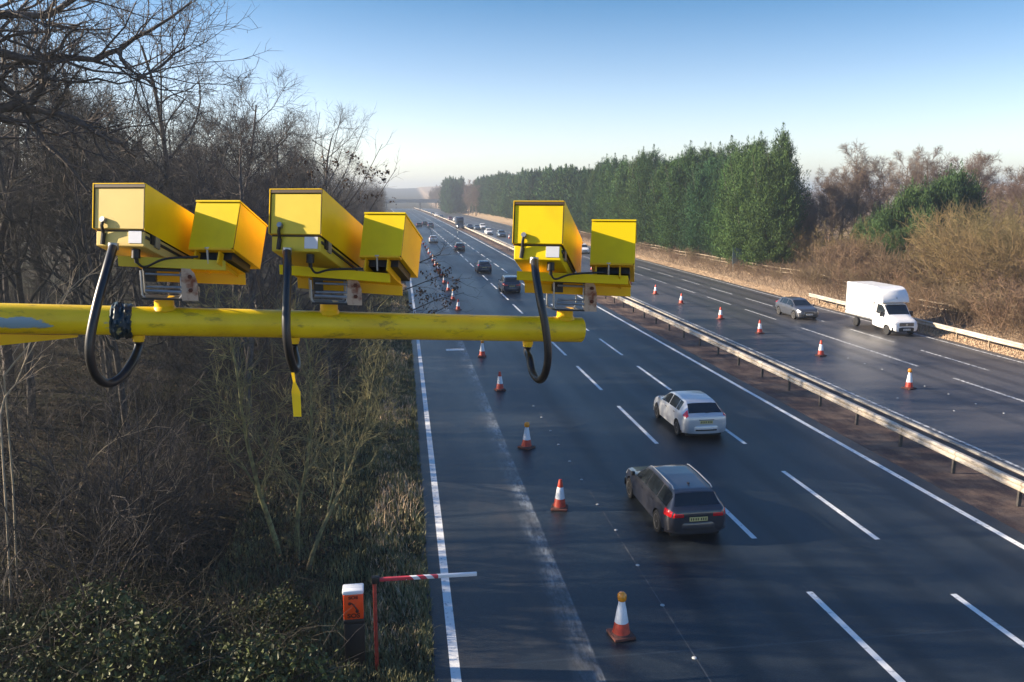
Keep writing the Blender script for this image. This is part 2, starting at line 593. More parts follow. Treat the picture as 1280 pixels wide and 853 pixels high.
def terrain(x, y):
    u = x - bend(y)
    if u < 0.35:
        d = 0.35 - u
        z = -0.02 + 0.10 * min(d, 3) + 0.13 * max(0, min(d - 3, 10)) + 0.03 * max(0, min(d - 13, 60))
        z += hnoise(x, y) * 0.22 * min(1, d / 4)
    elif u > 36.2:
        d = u - 36.2
        z = -0.02 + 0.10 * min(d, 2.2) + 0.20 * max(0, min(d - 2.2, 6)) + 0.02 * max(0, min(d - 8, 80))
        z += hnoise(x, y) * 0.2 * min(1, d / 4)
    else:
        z = -0.06
    far = max(0.0, y - 620) / 900.0
    z += 26 * min(1, far) ** 1.5 * (0.75 + 0.25 * math.sin(x / 170.0 + 0.8)) if far > 0 else 0
    return z


def ground_mat():
    k = NT('winter_ground')
    x, y, z = k.xyz()
    n1 = k.noise(0.35, 6, rough=0.6)
    n2 = k.noise(3.0, 6, rough=0.7)
    n3 = k.noise(18, 4, rough=0.7)
    c = k.mix(k.step(n2, 0.35, 0.65), (0.018, 0.016, 0.011), (0.042, 0.033, 0.022))
    c = k.mix(k.math('MULTIPLY', k.step(n1, 0.45, 0.6), 0.6), c, (0.030, 0.036, 0.015))
    c = k.mix(k.math('MULTIPLY', k.step(n3, 0.5, 0.7), 0.5), c, (0.075, 0.056, 0.036))
    right = k.step(x, 20.0, 30.0)
    c = k.mix(right, c, k.mix(k.step(n2, 0.3, 0.7), (0.26, 0.185, 0.125), (0.42, 0.31, 0.205)))
    return k.out(c, 0.95, n3, 0.8, 0.08, 0.2)


xs = sorted(set(list(np.linspace(-2500, -200, 12)) + list(np.linspace(-200, -60, 18)) + list(np.linspace(-60, -2, 60)) + list(np.linspace(-2, 2, 25)) + list(np.linspace(4, 34, 9)) + list(np.linspace(35, 50, 31)) + list(np.linspace(52, 140, 40)) + list(np.linspace(150, 2500, 16))))
ys = sorted(set(list(np.linspace(-120, 8, 12)) + list(np.linspace(10, 100, 91)) + list(np.linspace(104, 300, 50)) + list(np.linspace(310, 700, 40)) + list(np.linspace(720, 1600, 24)) + list(np.linspace(1700, 2600, 6))))
g = MB()
g.grid(lambda a, b: (a + bend(min(b, 700)), b, terrain(a + bend(b), b) if b < 700 else terrain(a + bend(b), b)), xs, ys, flip=False)
go = g.build('ground', ground_mat(), smooth=180)
tag(go, kind='structure')


def strip(name, x0, x1, y0, y1, z, m, step=6.0, nx=2):
    b = MB()
    n = max(2, int((y1 - y0) / step) + 1)
    b.grid(lambda u, v: (u + bend(v), v, z), list(np.linspace(x0, x1, nx)), list(np.linspace(y0, y1, n)))
    o = b.build(name, m)
    return tag(o, kind='structure')


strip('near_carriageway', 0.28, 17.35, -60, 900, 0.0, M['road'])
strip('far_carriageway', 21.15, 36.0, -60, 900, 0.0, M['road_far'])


def reserve_mat():
    k = NT('reserve_gravel')
    n1 = k.noise(1.1, 6, (1, 0.45, 1), 0.65)
    n2 = k.noise(25, 4, (1, 1, 1), 0.7)
    c = k.mix(k.step(n1, 0.38, 0.66), (0.075, 0.052, 0.050), (0.19, 0.135, 0.105))
    c = k.mix(k.math('MULTIPLY', k.step(n2, 0.5, 0.75), 0.5), c, (0.30, 0.23, 0.18))
    return k.out(c, 0.9, n2, 0.8, 0.05, 0.2)


strip('central_reserve', 17.35, 21.15, -60, 900, -0.012, reserve_mat())
# raised kerb edging of the reserve towards the far side
kb = MB()
for (xa, xb_) in ((21.02, 21.15),):
    kb.grid(lambda u, v: (u[0] + bend(v), v, u[1]), [(xa, -0.05), (xa, 0.07), (xb_, 0.07), (xb_, -0.05)], list(np.linspace(-60, 900, 150)))
tag(kb.build('kerb', M['concrete']), kind='structure')


def marks(name, m, rows, z=0.004):
    """rows: (x0, x1, y0, y1) as one painted sheet set"""
    b = MB()
    for x0, x1, y0, y1 in rows:
        n = max(2, int((y1 - y0) / 8) + 1)
        b.grid(lambda u, v: (u + bend(v), v, z), [x0, x1], list(np.linspace(y0, y1, n)))
    return tag(b.build(name, m), kind='structure')


marks('edge_line', M['paint'], [(0.74, 0.94, -40, 700), (16.58, 16.78, -40, 700)])
marks('edge_line_far', M['paint_worn'], [(35.25, 35.43, -20, 700), (21.45, 21.6, -20, 700)])
dash = []
for i in range(-4, 70):
    e1 = 17.66 + 9.1 * i
    dash.append((9.52, 9.68, e1 - 5.9, e1))
    e2 = 17.1 + 9.15 * i
    dash.append((12.92, 13.08, e2 - 5.9, e2))
marks('lane_dashes', M['paint'], dash)
dash = [(28.62, 28.80, 33.6, 39.3), (28.62, 28.80, 42.4, 56.4), (31.84, 32.0, 40.9, 47.0), (31.84, 32.0, 49.9, 55.4), (31.84, 32.0, 31.5, 37.5), (28.62, 28.80, 24.5, 30.5)]
for i in range(0, 60):
    dash.append((28.62, 28.78, 60.5 + 9 * i, 66.4 + 9 * i))
    dash.append((31.84, 32.0, 59.0 + 9 * i, 64.8 + 9 * i))
marks('lane_dashes_far', M['paint_worn'], dash)
# faint joint line along lane 1 and the short bars by the shoulder
marks('joint_line', mat('joint_sealant', (0.10, 0.105, 0.11), 0.6, col2=(0.05, 0.055, 0.06), scale=3), [(5.83, 5.86, 8, 90), (9.58, 9.61, 9, 18)], 0.003)
pa, pb = gnd(559, 438), gnd(581, 436)
marks('shoulder_bar', M['paint'], [(pa[0], pb[0], 50.6, 51.2)], 0.006)

# ------------------------------------------------------------------ far overbridge
br = thing('road_bridge', 'pale hazy overbridge crossing the motorway in the far distance', 'bridge', (bend(560), 560, 0))
b = MB(); b.box(-46, 70, -5, 5, 5.0, 6.3); b.build('deck', M['concrete'], br)
for s in (-5, 4.7):
    b = MB(); b.box(-46, 70, s, s + 0.3, 6.303, 7.3); b.build('parapet', M['concrete'], br)
for px in (-3.0, 19.2, 39.5):
    b = MB()
    for q in (-3.2, 0, 3.2):
        b.lathe([(0.45, 0), (0.45, 4.997)], 12, T=Matrix.Translation((px, q, 0)))
    b.build('pier', M['concrete'], br, smooth=40)
for s in (-1, 1):
    b = MB()
    if s < 0: b.hexa([(-46, -6, -1), (-18, -6, -1), (-18, 6, -1), (-46, 6, -1), (-46, -6, 4.99), (-24, -6, 4.99), (-24, 6, 4.99), (-46, 6, 4.99)])
    else: b.hexa([(56, -6, -1), (70, -6, -1), (70, 6, -1), (56, 6, -1), (60, -6, 4.99), (70, -6, 4.99), (70, 6, 4.99), (60, 6, 4.99)])
    b.build('abutment', M['concrete'], br)

# ------------------------------------------------------------------ trees
def unit(v):
    return v / (np.linalg.norm(v) + 1e-9)


class Wood:
    """collects branch polylines and turns them into tapered tubes"""
    def __init__(self, seed):
        self.rng = np.random.default_rng(seed)
        self.lines = []        # (pts, radii, level)

    def grow(self, p, d, L, r, lev, nseg, wander=0.16, up=0.06, taper=0.3):
        rng = self.rng
        pts = [np.array(p, float)]
        d = unit(np.array(d, float))
        for i in range(nseg):
            d = unit(d + rng.normal(0, wander, 3) + np.array([0, 0, up]))
            pts.append(pts[-1] + d * L / nseg)
        rs = np.linspace(r, r * taper, nseg + 1)
        self.lines.append((np.array(pts), rs, lev))
        return self.lines[-1]

    def sprout(self, par, n, lev, tmin, ang, Lf, rf, nseg, wander=0.18, up=0.05, rmin=0.004, tmax=1.0):
        rng = self.rng
        pts, rs, _ = par
        out = []
        m = len(pts) - 1
        az0 = rng.uniform(0, 6.28)
        for i in range(n):
            t = tmin + (tmax - tmin) * (i + rng.uniform(0, 1)) / n
            q = min(t * m, m - 1e-6)
            a = int(q); fr = q - a
            p = pts[a] * (1 - fr) + pts[a + 1] * fr
            r0 = rs[a] * (1 - fr) + rs[a + 1] * fr
            td = unit(pts[a + 1] - pts[a])
            ref = np.array([0, 0, 1.0]) if abs(td[2]) < 0.9 else np.array([1.0, 0, 0])
            s1 = unit(np.cross(td, ref)); s2 = np.cross(td, s1)
            az = az0 + i * 2.4 + rng.uniform(-0.5, 0.5)
            an = rng.uniform(*ang)
            d = td * math.cos(an) + (s1 * math.cos(az) + s2 * math.sin(az)) * math.sin(an)
            L = Lf(t) * rng.uniform(0.7, 1.25)
            out.append(self.grow(p, d, L, max(r0 * rf, rmin), lev, nseg, wander, up, 0.35))
        return out

    def mesh(self, name, m, levels, k=None):
        L = [l for l in self.lines if l[2] in levels]
        V, Fc, o = [], [], 0
        for kk, grp in ((3, [l for l in L if l[2] >= 2]), (6, [l for l in L if l[2] < 2])):
            if not grp: continue
            P = np.concatenate([g_[0] for g_ in grp]); Rr = np.concatenate([g_[1] for g_ in grp])
            idx = np.concatenate([np.full(len(g_[0]), i) for i, g_ in enumerate(grp)])
            T = np.zeros_like(P)
            T[:-1] = P[1:] - P[:-1]
            last = np.append(idx[1:] != idx[:-1], True)
            T[last] = np.roll(T, 1, 0)[last]
            T /= (np.linalg.norm(T, axis=1, keepdims=True) + 1e-9)
            dirs = np.array([unit(g_[0][-1] - g_[0][0]) for g_ in grp])
            ref = np.where(np.abs(dirs[:, 2:3]) < 0.8, np.array([[0, 0, 1.0]]), np.array([[1.0, 0, 0]]))
            A = np.cross(T, ref[idx]); A /= (np.linalg.norm(A, axis=1, keepdims=True) + 1e-9)
            B = np.cross(T, A)
            q = np.arange(kk) * 2 * math.pi / kk
            ring = P[:, None] + Rr[:, None, None] * (A[:, None] * np.cos(q)[None, :, None] + B[:, None] * np.sin(q)[None, :, None])
            V.append(ring.reshape(-1, 3))
            s = np.nonzero(~last)[0]
            j = np.arange(kk); j2 = (j + 1) % kk
            f = np.stack([s[:, None] * kk + j, s[:, None] * kk + j2, (s[:, None] + 1) * kk + j2, (s[:, None] + 1) * kk + j], -1).reshape(-1, 4)
            Fc.append(f + o)
            o += len(P) * kk
        return np_mesh(name, np.concatenate(V), np.concatenate(Fc), m, smooth=True)


def bare_tree(seed, H=16.0, r=0.2, spread=1.0, n1=15, n2=7, n3=6, n4=5, first=0.22, limb=0.36, up=0.07, tw=0.0075):
    wd = Wood(seed)
    tr = wd.grow((0, 0, -0.3), (0, 0, 1), H * 0.86, r, 0, 9, 0.07, 0.05, 0.22)
    l1 = wd.sprout(tr, n1, 1, first, (0.5 * spread, 1.05 * spread), lambda t: H * limb * (1.15 - 0.75 * t), 0.55, 6, 0.16, up)
    for a in l1:
        l2 = wd.sprout(a, n2, 2, 0.2, (0.45, 0.95), lambda t: np.linalg.norm(a[0][-1] - a[0][0]) * (0.62 - 0.3 * t), 0.55, 4, 0.2, up * 0.8, 0.011)
        for b_ in l2:
            l3 = wd.sprout(b_, n3, 3, 0.15, (0.4, 0.95), lambda t: np.linalg.norm(b_[0][-1] - b_[0][0]) * (0.6 - 0.25 * t) + 0.15, 0.6, 3, 0.22, 0.05, tw * 1.3)
            for c in l3:
                wd.sprout(c, n4, 4, 0.1, (0.35, 0.9), lambda t: 0.5, 0.6, 2, 0.2, 0.05, tw)
    return wd


def place_tree(src, x, y, s, rz, label, group, z=None, sx=1.0):
    """src = (root, ...) the first placing moves the root itself"""
    o = src['root'] if not src['used'] else copy_tree(src['root'])
    src['used'] = True
    o.location = (x, y, (terrain(x, y) if z is None else z))
    o.rotation_euler = (0, 0, rz)
    o.scale = (s * sx, s * sx, s)
    if src['root'].name.startswith('traffic_cone'): o.rotation_euler = (rad(1.4) * math.sin(x * 9 + y), rad(1.2) * math.sin(y * 5), rz * 3)
    o['label'] = label
    if group: o['group'] = group
    return o


def tree_src(name, cat, wd, bark, twig, tl=(0,), cl=(1, 2, 3, 4), extra=None):
    t = thing(name, None, cat)
    link('trunk', wd.mesh('trunk', bark, tl), t)
    c = link('crown', wd.mesh('crown', twig, cl), t)
    if extra: extra(wd, c)
    return {'root': t, 'used': False}


rng = random.Random(7)
LEFT = [tree_src('bare_tree', 'tree', bare_tree(100 + i, H=[16, 15, 17, 14, 16.5, 13][i], spread=[1, 1.1, .85, 1.15, .95, 1][i], r=[.20, .17, .22, .16, .2, .14][i]), M['bark'], M['twig']) for i in range(6)]
RIGHT = [tree_src('bare_tree', 'tree', bare_tree(200 + i, H=[15, 13, 14][i], spread=1.0, r=.24, first=0.3, n1=18, n2=8, tw=0.013), M['bark_warm'], M['twig_warm']) for i in range(3)]


def shrub_src(seed, H, R, stems, twig, name='shrub', n2=9, n3=6, lean=0.5, wan=0.13, tw=0.0075):
    wd = Wood(seed)
    r_ = wd.rng
    for i in range(stems):
        a = r_.uniform(0, 6.28); q = math.sqrt(r_.uniform(0, 1)) * R * 0.55
        st = wd.grow((q * math.cos(a), q * math.sin(a), -0.15), (math.cos(a) * lean * r_.uniform(.1, 1), math.sin(a) * lean * r_.uniform(.1, 1), 1), H * r_.uniform(.6, 1.05), 0.024, 1, 6, wan, 0.03)
        for b_ in wd.sprout(st, n2, 2, 0.12, (0.3, 0.8), lambda t: H * 0.36 * (1.1 - 0.6 * t), 0.6, 4, 0.24, 0.06, tw * 1.4):
            wd.sprout(b_, n3, 3, 0.1, (0.3, 0.8), lambda t: H * 0.14, 0.6, 2, 0.25, 0.05, tw)
    t = thing(name, None, 'shrub')
    link('branches', wd.mesh('branches', twig, (1, 2, 3)), t)
    return {'root': t, 'used': False}


SHL = [shrub_src(300 + i, [5.0, 4.0, 3.2][i], [2.4, 2.2, 2.0][i], 12, M['twig'], n2=8, n3=4, lean=1.0, wan=0.26) for i in range(3)]
SHR = [shrub_src(320 + i, [3.6, 3.0, 2.5][i], [2.4, 2.1, 1.9][i], 20, M['twig_red'], n2=8, n3=5, wan=0.18, lean=.6, tw=0.013) for i in range(3)]
SHO = [shrub_src(340 + i, [7.5, 6.2][i], [3.0, 2.6][i], 26, M['twig_olive'], n2=11, n3=7, lean=.8, wan=.2, tw=0.016) for i in range(2)]
SHP = [shrub_src(360, 6.0, 0.9, 9, M['twig_pale'], n2=8, n3=4, lean=0.25)]

# --- left wood
G1 = 'bare trees of the wood on the left'
LAB_FRONT = 'bare dark tree at the front edge of the left wood beside the hard shoulder'
LAB_DEEP = 'bare grey-brown tree standing deep inside the dense left wood'
LAB_FAR = 'bare hazy tree in the far left tree line towards the bridge'
placed = []
cnt = 0


GAPS = [(8.2, 23.0, 2.4), (11.7, 33.5, 2.6), (4.0, 44.0, 2.0)]      # natural gaps in the wood where low sun comes through


def try_put(x, y, dmin):
    for gx, gy, gr in GAPS:
        if -34 < x < -3 and abs(y - (gy + (gx - x) * math.tan(SUN_AHEAD))) < gr: return False
    for (a, b_) in placed:
        if (a - x) ** 2 + (b_ - y) ** 2 < dmin * dmin: return False
    placed.append((x, y))
    return True


for x, y, s in ((-10, 50, 1.08), (-12, 44, 1.06), (-9.6, 57.5, .98), (-13.5, 38.5, 1.0), (-9, 66, .95), (-16, 35, 1.05), (-17, 45, 1.1), (-8.4, 76, .88)):
    placed.append((x, y)); cnt += 1
    place_tree(LEFT[cnt % 6], x, y, s, cnt * 1.9, LAB_DEEP, G1 + ', deep inside')
for k in range(1400):
    y = rng.uniform(13, 62)
    x = rng.uniform(-0.50 * y - 9, -4.6)
    if y < 26 and x > -12.5: continue
    if try_put(x, y, 3.6):
        s = rng.uniform(0.78, 1.12) * (0.86 if x > -8 else 1)
        place_tree(rng.choice(LEFT), x, y, s, rng.uniform(0, 6.28), LAB_FRONT if x > -8.5 else LAB_DEEP, G1 + (', front row' if x > -8.5 else ', deep inside'))
        cnt += 1
for k in range(1200):
    y = rng.uniform(62, 170)
    x = rng.uniform(-46, -4.2) + bend(y)
    if try_put(x, y, 5.6):
        s = rng.uniform(0.72, 1.08) * (0.72 if x > -7 else 1)
        place_tree(rng.choice(LEFT), x, y, s, rng.uniform(0, 6.28), LAB_FRONT if x > -8.5 else LAB_DEEP, G1 + (', front row' if x > -8.5 else ', deep inside'))
        cnt += 1
for k in range(60):
    y = 172 + k * 7.5 + rng.uniform(-2, 2)
    x = rng.uniform(-14, -5.0) + bend(y)
    place_tree(rng.choice(LEFT), x, y, rng.uniform(0.55, 0.85), rng.uniform(0, 6.28), LAB_FAR, G1 + ', far line')
    cnt += 1
print('left trees', cnt)

# shrubs between the wood and the verge
for k in range(70):
    y = 18 + (k / 70.0) ** 1.25 * 150 + rng.uniform(-1, 1)
    edge = -5.6 if y < 30 else (-4.4 if y < 45 else -3.2)
    x = edge - abs(rng.gauss(0, 1.6)) + bend(y)
    place_tree(rng.choice(SHL), x, y, rng.uniform(0.6, 1.0), rng.uniform(0, 6.28), 'leafless tangled shrub between the left wood and the grass verge', 'shrubs along the left wood edge')
for k in range(46):
    y = rng.uniform(15, 60)
    x = rng.uniform(-0.48 * y - 4, -6.0)
    place_tree(rng.choice(SHL), x, y, rng.uniform(0.5, 0.9), rng.uniform(0, 6.28), 'leafless understorey shrub under the trees of the left wood', 'shrubs inside the left wood')

# --- the big spreading tree whose limbs reach in from the left edge
wd = Wood(901)
bx, by = -13.2, 21.0
tr = wd.grow((0, 0, -0.4), (0, 0, 1), 15, 0.42, 0, 9, 0.05, 0.05, 0.3)
limbs = []
for px in ([(-150, 60), (-60, 55), (0, 66), (60, 72), (120, 75), (150, 62), (185, 40), (240, 2)],
           [(-160, 20), (-60, 10), (10, 18), (60, 20), (100, -5), (160, -40)],
           [(-150, 170), (-60, 150), (0, 137), (40, 128), (56, 100), (50, 78), (75, 60), (100, 30)],
           [(-150, 200), (-40, 140), (30, 136), (70, 142), (110, 160), (135, 175), (160, 178)],
           [(-150, 60), (-50, 75), (0, 105), (40, 150), (80, 200), (110, 240)],
           [(150, 62), (160, 85), (172, 100), (190, 90), (215, 70), (232, 60)]):
    P = [atY(a, b_, by - 0.4 + 0.25 * math.sin(i * 1.7 + a)) - np.array([bx, by, terrain(bx, by)]) for i, (a, b_) in enumerate(px)]
    if px[0][0] < 0: P = [np.array([0, 0, P[0][2] - 2.0])] + P
    # smooth: insert midpoints
    Q = []
    for i in range(len(P) - 1):
        Q += [P[i], (P[i] * .5 + P[i + 1] * .5) + wd.rng.normal(0, .05, 3)]
    Q.append(P[-1])
    L_ = (np.array(Q), np.linspace(0.16 if px[0][0] < 0 else 0.05, 0.022, len(Q)), 1)
    wd.lines.append(L_); limbs.append(L_)
for a in limbs:
    for b_ in wd.sprout(a, 15, 2, 0.15, (0.4, 1.0), lambda t: 2.6 * (1.1 - 0.5 * t), 0.5, 6, 0.22, 0.06, 0.014):
        for c in wd.sprout(b_, 5, 3, 0.15, (0.5, 1.1), lambda t: 1.05, 0.55, 4, 0.22, 0.04, 0.008):
            wd.sprout(c, 4, 4, 0.1, (0.45, 1.1), lambda t: 0.45, 0.6, 2, 0.3, 0.03, 0.0055)
oak = tree_src('oak_tree', 'tree', wd, M['bark'], M['bark'])
place_tree(oak, bx, by, 1.0, 0.0, 'big dark spreading tree whose thick crooked limbs reach in at the top left corner', None)

# --- sapling that keeps clusters of dead brown leaves, leaning out over the shoulder
def leaf_cards(pts, n, size, spread, rg, droop=0.3):
    """small bent leaves scattered around the given points"""
    pts = np.asarray(pts)
    c = pts[rg.integers(0, len(pts), n)] + rg.normal(0, spread, (n, 3))
    d = rg.normal(0, 1, (n, 3)); d[:, 2] -= droop
    d /= np.linalg.norm(d, axis=1, keepdims=True)
    s = np.cross(d, rg.normal(0, 1, (n, 3))); s /= np.linalg.norm(s, axis=1, keepdims=True)
    nn = np.cross(d, s)
    L = size * rg.uniform(0.6, 1.3, (n, 1))
    a = c; t = c + d * L
    m1 = c + d * L * .45 + s * L * .32 + nn * L * .12
    m2 = c + d * L * .45 - s * L * .32 + nn * L * .12
    V = np.stack([a, m1, t, m2], 1).reshape(-1, 3)
    i = np.arange(n) * 4
    Fc = np.concatenate([np.stack([i, i + 1, i + 2], 1), np.stack([i, i + 2, i + 3], 1)])
    tint = rg.uniform(0, 1, n)
    return V, Fc, np.concatenate([tint, tint])


wd = Wood(77)
SX, SY = -2.9, 31.0
sz = terrain(SX, SY)
org = np.array([SX, SY, sz])
tr = wd.grow((0, 0, -0.2), (0.05, 0, 1), 8.5, 0.09, 0, 7, 0.06, 0.05, 0.4)
spt = []
for px in ([(330, 420), (365, 300), (385, 240), (400, 140)], [(330, 400), (385, 290), (410, 215), (428, 138)], [(350, 380), (395, 280), (432, 215), (455, 160)],
           [(350, 380), (410, 290), (450, 235), (478, 180)], [(370, 400), (430, 320), (470, 250), (496, 210)], [(330, 420), (350, 320), (362, 250), (372, 190)],
           [(380, 470), (440, 400), (500, 365), (550, 345), (576, 352)], [(380, 480), (440, 430), (500, 395), (545, 375), (580, 366)], [(390, 500), (450, 440), (505, 405), (540, 392), (560, 383)],
           [(400, 440), (470, 360), (520, 330), (550, 318), (556, 305)]):
    P = np.array([atY(a, b_, SY + 0.35 * math.sin(a * .37 + i)) for i, (a, b_) in enumerate(px)]) - org
    k_ = int(np.argmin(np.linalg.norm(tr[0] - P[0], axis=1)))
    P = np.concatenate([[tr[0][k_]], P])
    L_ = (P, np.linspace(0.035 if px[0][0] < 375 else 0.05, 0.009, len(P)), 1)
    wd.lines.append(L_)
    for b_ in wd.sprout(L_, 11, 2, 0.3, (0.35, 0.8), lambda t: 0.95, 0.5, 3, 0.18, 0.07, 0.007):
        wd.sprout(b_, 4, 3, 0.2, (0.3, 0.8), lambda t: 0.35, 0.6, 2, 0.2, 0.03, 0.005)
hang = [(450, 205), (455, 215), (462, 222), (470, 212), (478, 222), (405, 195), (420, 200), (412, 206), (390, 215), (440, 195), (430, 225), (400, 232), (365, 220), (380, 200), (485, 215), (492, 250), (470, 245), (455, 250),
        (552, 338), (556, 345), (562, 340), (568, 355), (550, 362), (545, 372), (555, 380), (533, 372), (527, 380), (540, 350), (532, 345), (528, 360), (570, 358), (548, 330), (538, 392), (520, 388), (522, 368), (544, 338), (512, 378)]


def add_leaves(wd_, crown):
    rg = np.random.default_rng(5)
    Vs, Fs, Ts, o = [], [], [], 0
    for (a, b_) in hang:
        c = atY(a + rg.uniform(-3, 3), b_ + rg.uniform(-3, 3), SY + rg.uniform(-.5, .5)) - org
        V, Fc, T = leaf_cards([c], int(rg.integers(10, 26)), 0.11, 0.09, rg, 0.8)
        Vs.append(V); Fs.append(Fc + o); Ts.append(T); o += len(V)
    me = np_mesh('dead_leaves', np.concatenate(Vs), np.concatenate(Fs), M['deadleaf'], attr=np.concatenate(Ts))
    link('dead_leaves', me, crown)


sap = tree_src('sapling', 'tree', wd, M['bark'], M['twig'], extra=add_leaves)
place_tree(sap, SX, SY, 1, 0, 'tall sapling with hanging clusters of dead brown leaves beside the middle yellow camera', None, z=sz)

# --- thin mossy saplings below the arm and pale fallen branches
SAPL = tree_src('young_tree', 'tree', bare_tree(55, H=8.0, r=0.075, spread=0.6, n1=12, n2=5, n3=3, n4=3, first=0.25, limb=0.25), M['bark_green'], M['bark_green'])
for px, s, lab in (((352, 690), 1.0, 'slim young tree with greenish bark, left of three below the hanging yellow tag'),
                   ((372, 690), 0.95, 'slim upright young tree with greenish bark, middle of three below the yellow tag'),
                   ((382, 700), 0.9, 'slim leaning young tree with mossy bark, right of three below the yellow tag')):
    p = gnd(*px, 0.6)
    o = place_tree(SAPL, p[0], p[1], s, px[0] * 1.3, lab, 'slim young trees below the arm')
    if px[0] == 382: o.rotation_euler = (0.0, 0.16, 1.0)
for i, (pxs, Y, lab) in enumerate((([(85, 650), (105, 600), (130, 560), (165, 542), (215, 535)], 21.0, 'pale bent branch arching over the undergrowth below the left camera'),
                                   ([(120, 690), (150, 650), (190, 630), (220, 612), (222, 596)], 20.0, 'pale forked branch lying low in the undergrowth left of the young trees'),
                                   ([(0, 520), (20, 480), (50, 420), (75, 385)], 17.0, 'pale thin stem leaning up at the left edge under the yellow arm'),
                                   ([(5, 470), (30, 440), (60, 400), (100, 350), (140, 340)], 18.0, 'pale crooked branch rising behind the yellow arm at the far left'))):
    wd = Wood(640 + i)
    P = np.array([atY(a, b_, Y + 0.2 * math.sin(j * 2.1)) for j, (a, b_) in enumerate(pxs)])
    base = np.array([P[0][0] - 0.2, P[0][1], terrain(P[0][0] - .2, P[0][1]) - 0.05])
    P = np.concatenate([[base], P])
    Q = []
    for j in range(len(P) - 1): Q += [P[j], P[j] * .5 + P[j + 1] * .5 + wd.rng.normal(0, .05, 3)]
    Q.append(P[-1])
    L_ = (np.array(Q) - base, np.linspace(0.022, 0.008, len(Q)), 1)
    wd.lines.append(L_)
    for b_ in wd.sprout(L_, 9, 2, 0.3, (0.4, 0.9), lambda t: 1.0, 0.5, 4, 0.2, 0.06, 0.007):
        wd.sprout(b_, 4, 3, 0.2, (0.3, 0.8), lambda t: 0.4, 0.6, 2, 0.2, 0.03, 0.005)
    o = link('branch', wd.mesh('branch', M['twig_pale'], (1, 2, 3)))
    o.location = base
    tag(o, lab, 'branch')

# --- leafy bramble bushes in the bottom left corner
def leaf_bush(seed, R, H, n, m, size, name='bramble_bush'):
    rg = np.random.default_rng(seed)
    th = rg.uniform(0, 6.28, n); ph = np.arccos(rg.uniform(0.02, 1, n))
    rr = rg.uniform(0.45, 1.0, n) ** 0.5
    lump = 1 + 0.25 * np.sin(3 * th + seed) * np.sin(2 * ph + seed) + 0.15 * np.sin(7 * th)
    c = np.stack([R * rr * lump * np.sin(ph) * np.cos(th), R * rr * lump * np.sin(ph) * np.sin(th), H * rr * lump * np.cos(ph)], 1)
    V, Fc, T = leaf_cards(c, n, size, 0.05, rg, 0.2)
    t = thing(name, None, 'bush')
    link('leaves', np_mesh('leaves', V, Fc, m, attr=T), t)
    wd = Wood(seed)
    for i in range(24):
        a = wd.rng.uniform(0, 6.28)
        wd.grow((0.3 * R * math.cos(a), 0.3 * R * math.sin(a), -0.05), (math.cos(a), math.sin(a), 1.1), (R + H) * wd.rng.uniform(.6, 1), 0.008, 2, 6, 0.15, -0.13)
    link('stems', wd.mesh('stems', M['twig'], (2,)), t)
    return {'root': t, 'used': False}


BR = [leaf_bush(11 + i, 1.25, [0.9, 1.15, 0.75][i], 2400, M['bramble'], [0.085, 0.11, 0.095][i]) for i in range(3)]
for i, px in enumerate([(40, 800), (120, 800), (60, 850), (200, 795), (150, 850), (275, 825), (240, 850), (330, 850), (20, 880), (110, 890), (340, 765), (-30, 830)]):
    p = gnd(*px, 0.9)
    place_tree(BR[i % 3], p[0], p[1], 0.75 + 0.35 * ((i * 37) % 10) / 10, i * 1.1, 'leafy green bramble bush on the dark bank in the bottom left corner', 'bramble bushes in the bottom left corner')

# --- undergrowth of the left wood: bramble runners and litter nobody could count
wd = Wood(4242)
for k in range(6500):
    y = 14 + 60 * wd.rng.random() ** 1.3
    lo, hi = -0.47 * y - 3, -2.4 if y < 40 else -1.6
    x = lo + (hi - lo) * wd.rng.random()
    a = wd.rng.uniform(0, 6.28)
    wd.grow((x, y, terrain(x, y) - 0.03), (math.cos(a) * .7, math.sin(a) * .7, 1.0), wd.rng.uniform(0.7, 2.2), wd.rng.uniform(.005, .010), 2, 5, 0.22, -0.16, 0.5)
tag(link('undergrowth', wd.mesh('undergrowth', M['runner'], (2,))), 'brown tangle of bramble runners covering the floor of the left wood', 'undergrowth', kind='stuff')
rg = np.random.default_rng(9)
n = 30000
Y_ = 14 + 56 * rg.random(n) ** 1.3
X_ = (-0.47 * Y_ - 3) + rg.random(n) * (0.47 * Y_ + 3 - 2.0)
Z_ = np.array([terrain(a, b_) for a, b_ in zip(X_, Y_)]) + 0.03 + 0.25 * rg.random(n) ** 2
V, Fc, T = leaf_cards(np.stack([X_, Y_, Z_], 1), n, 0.085, 0.02, rg, 0.0)
tag(link('leaf_litter', np_mesh('leaf_litter', V, Fc, M['deadleaf'], attr=T)), 'fallen brown leaves scattered over the floor of the left wood', 'leaves', kind='stuff')

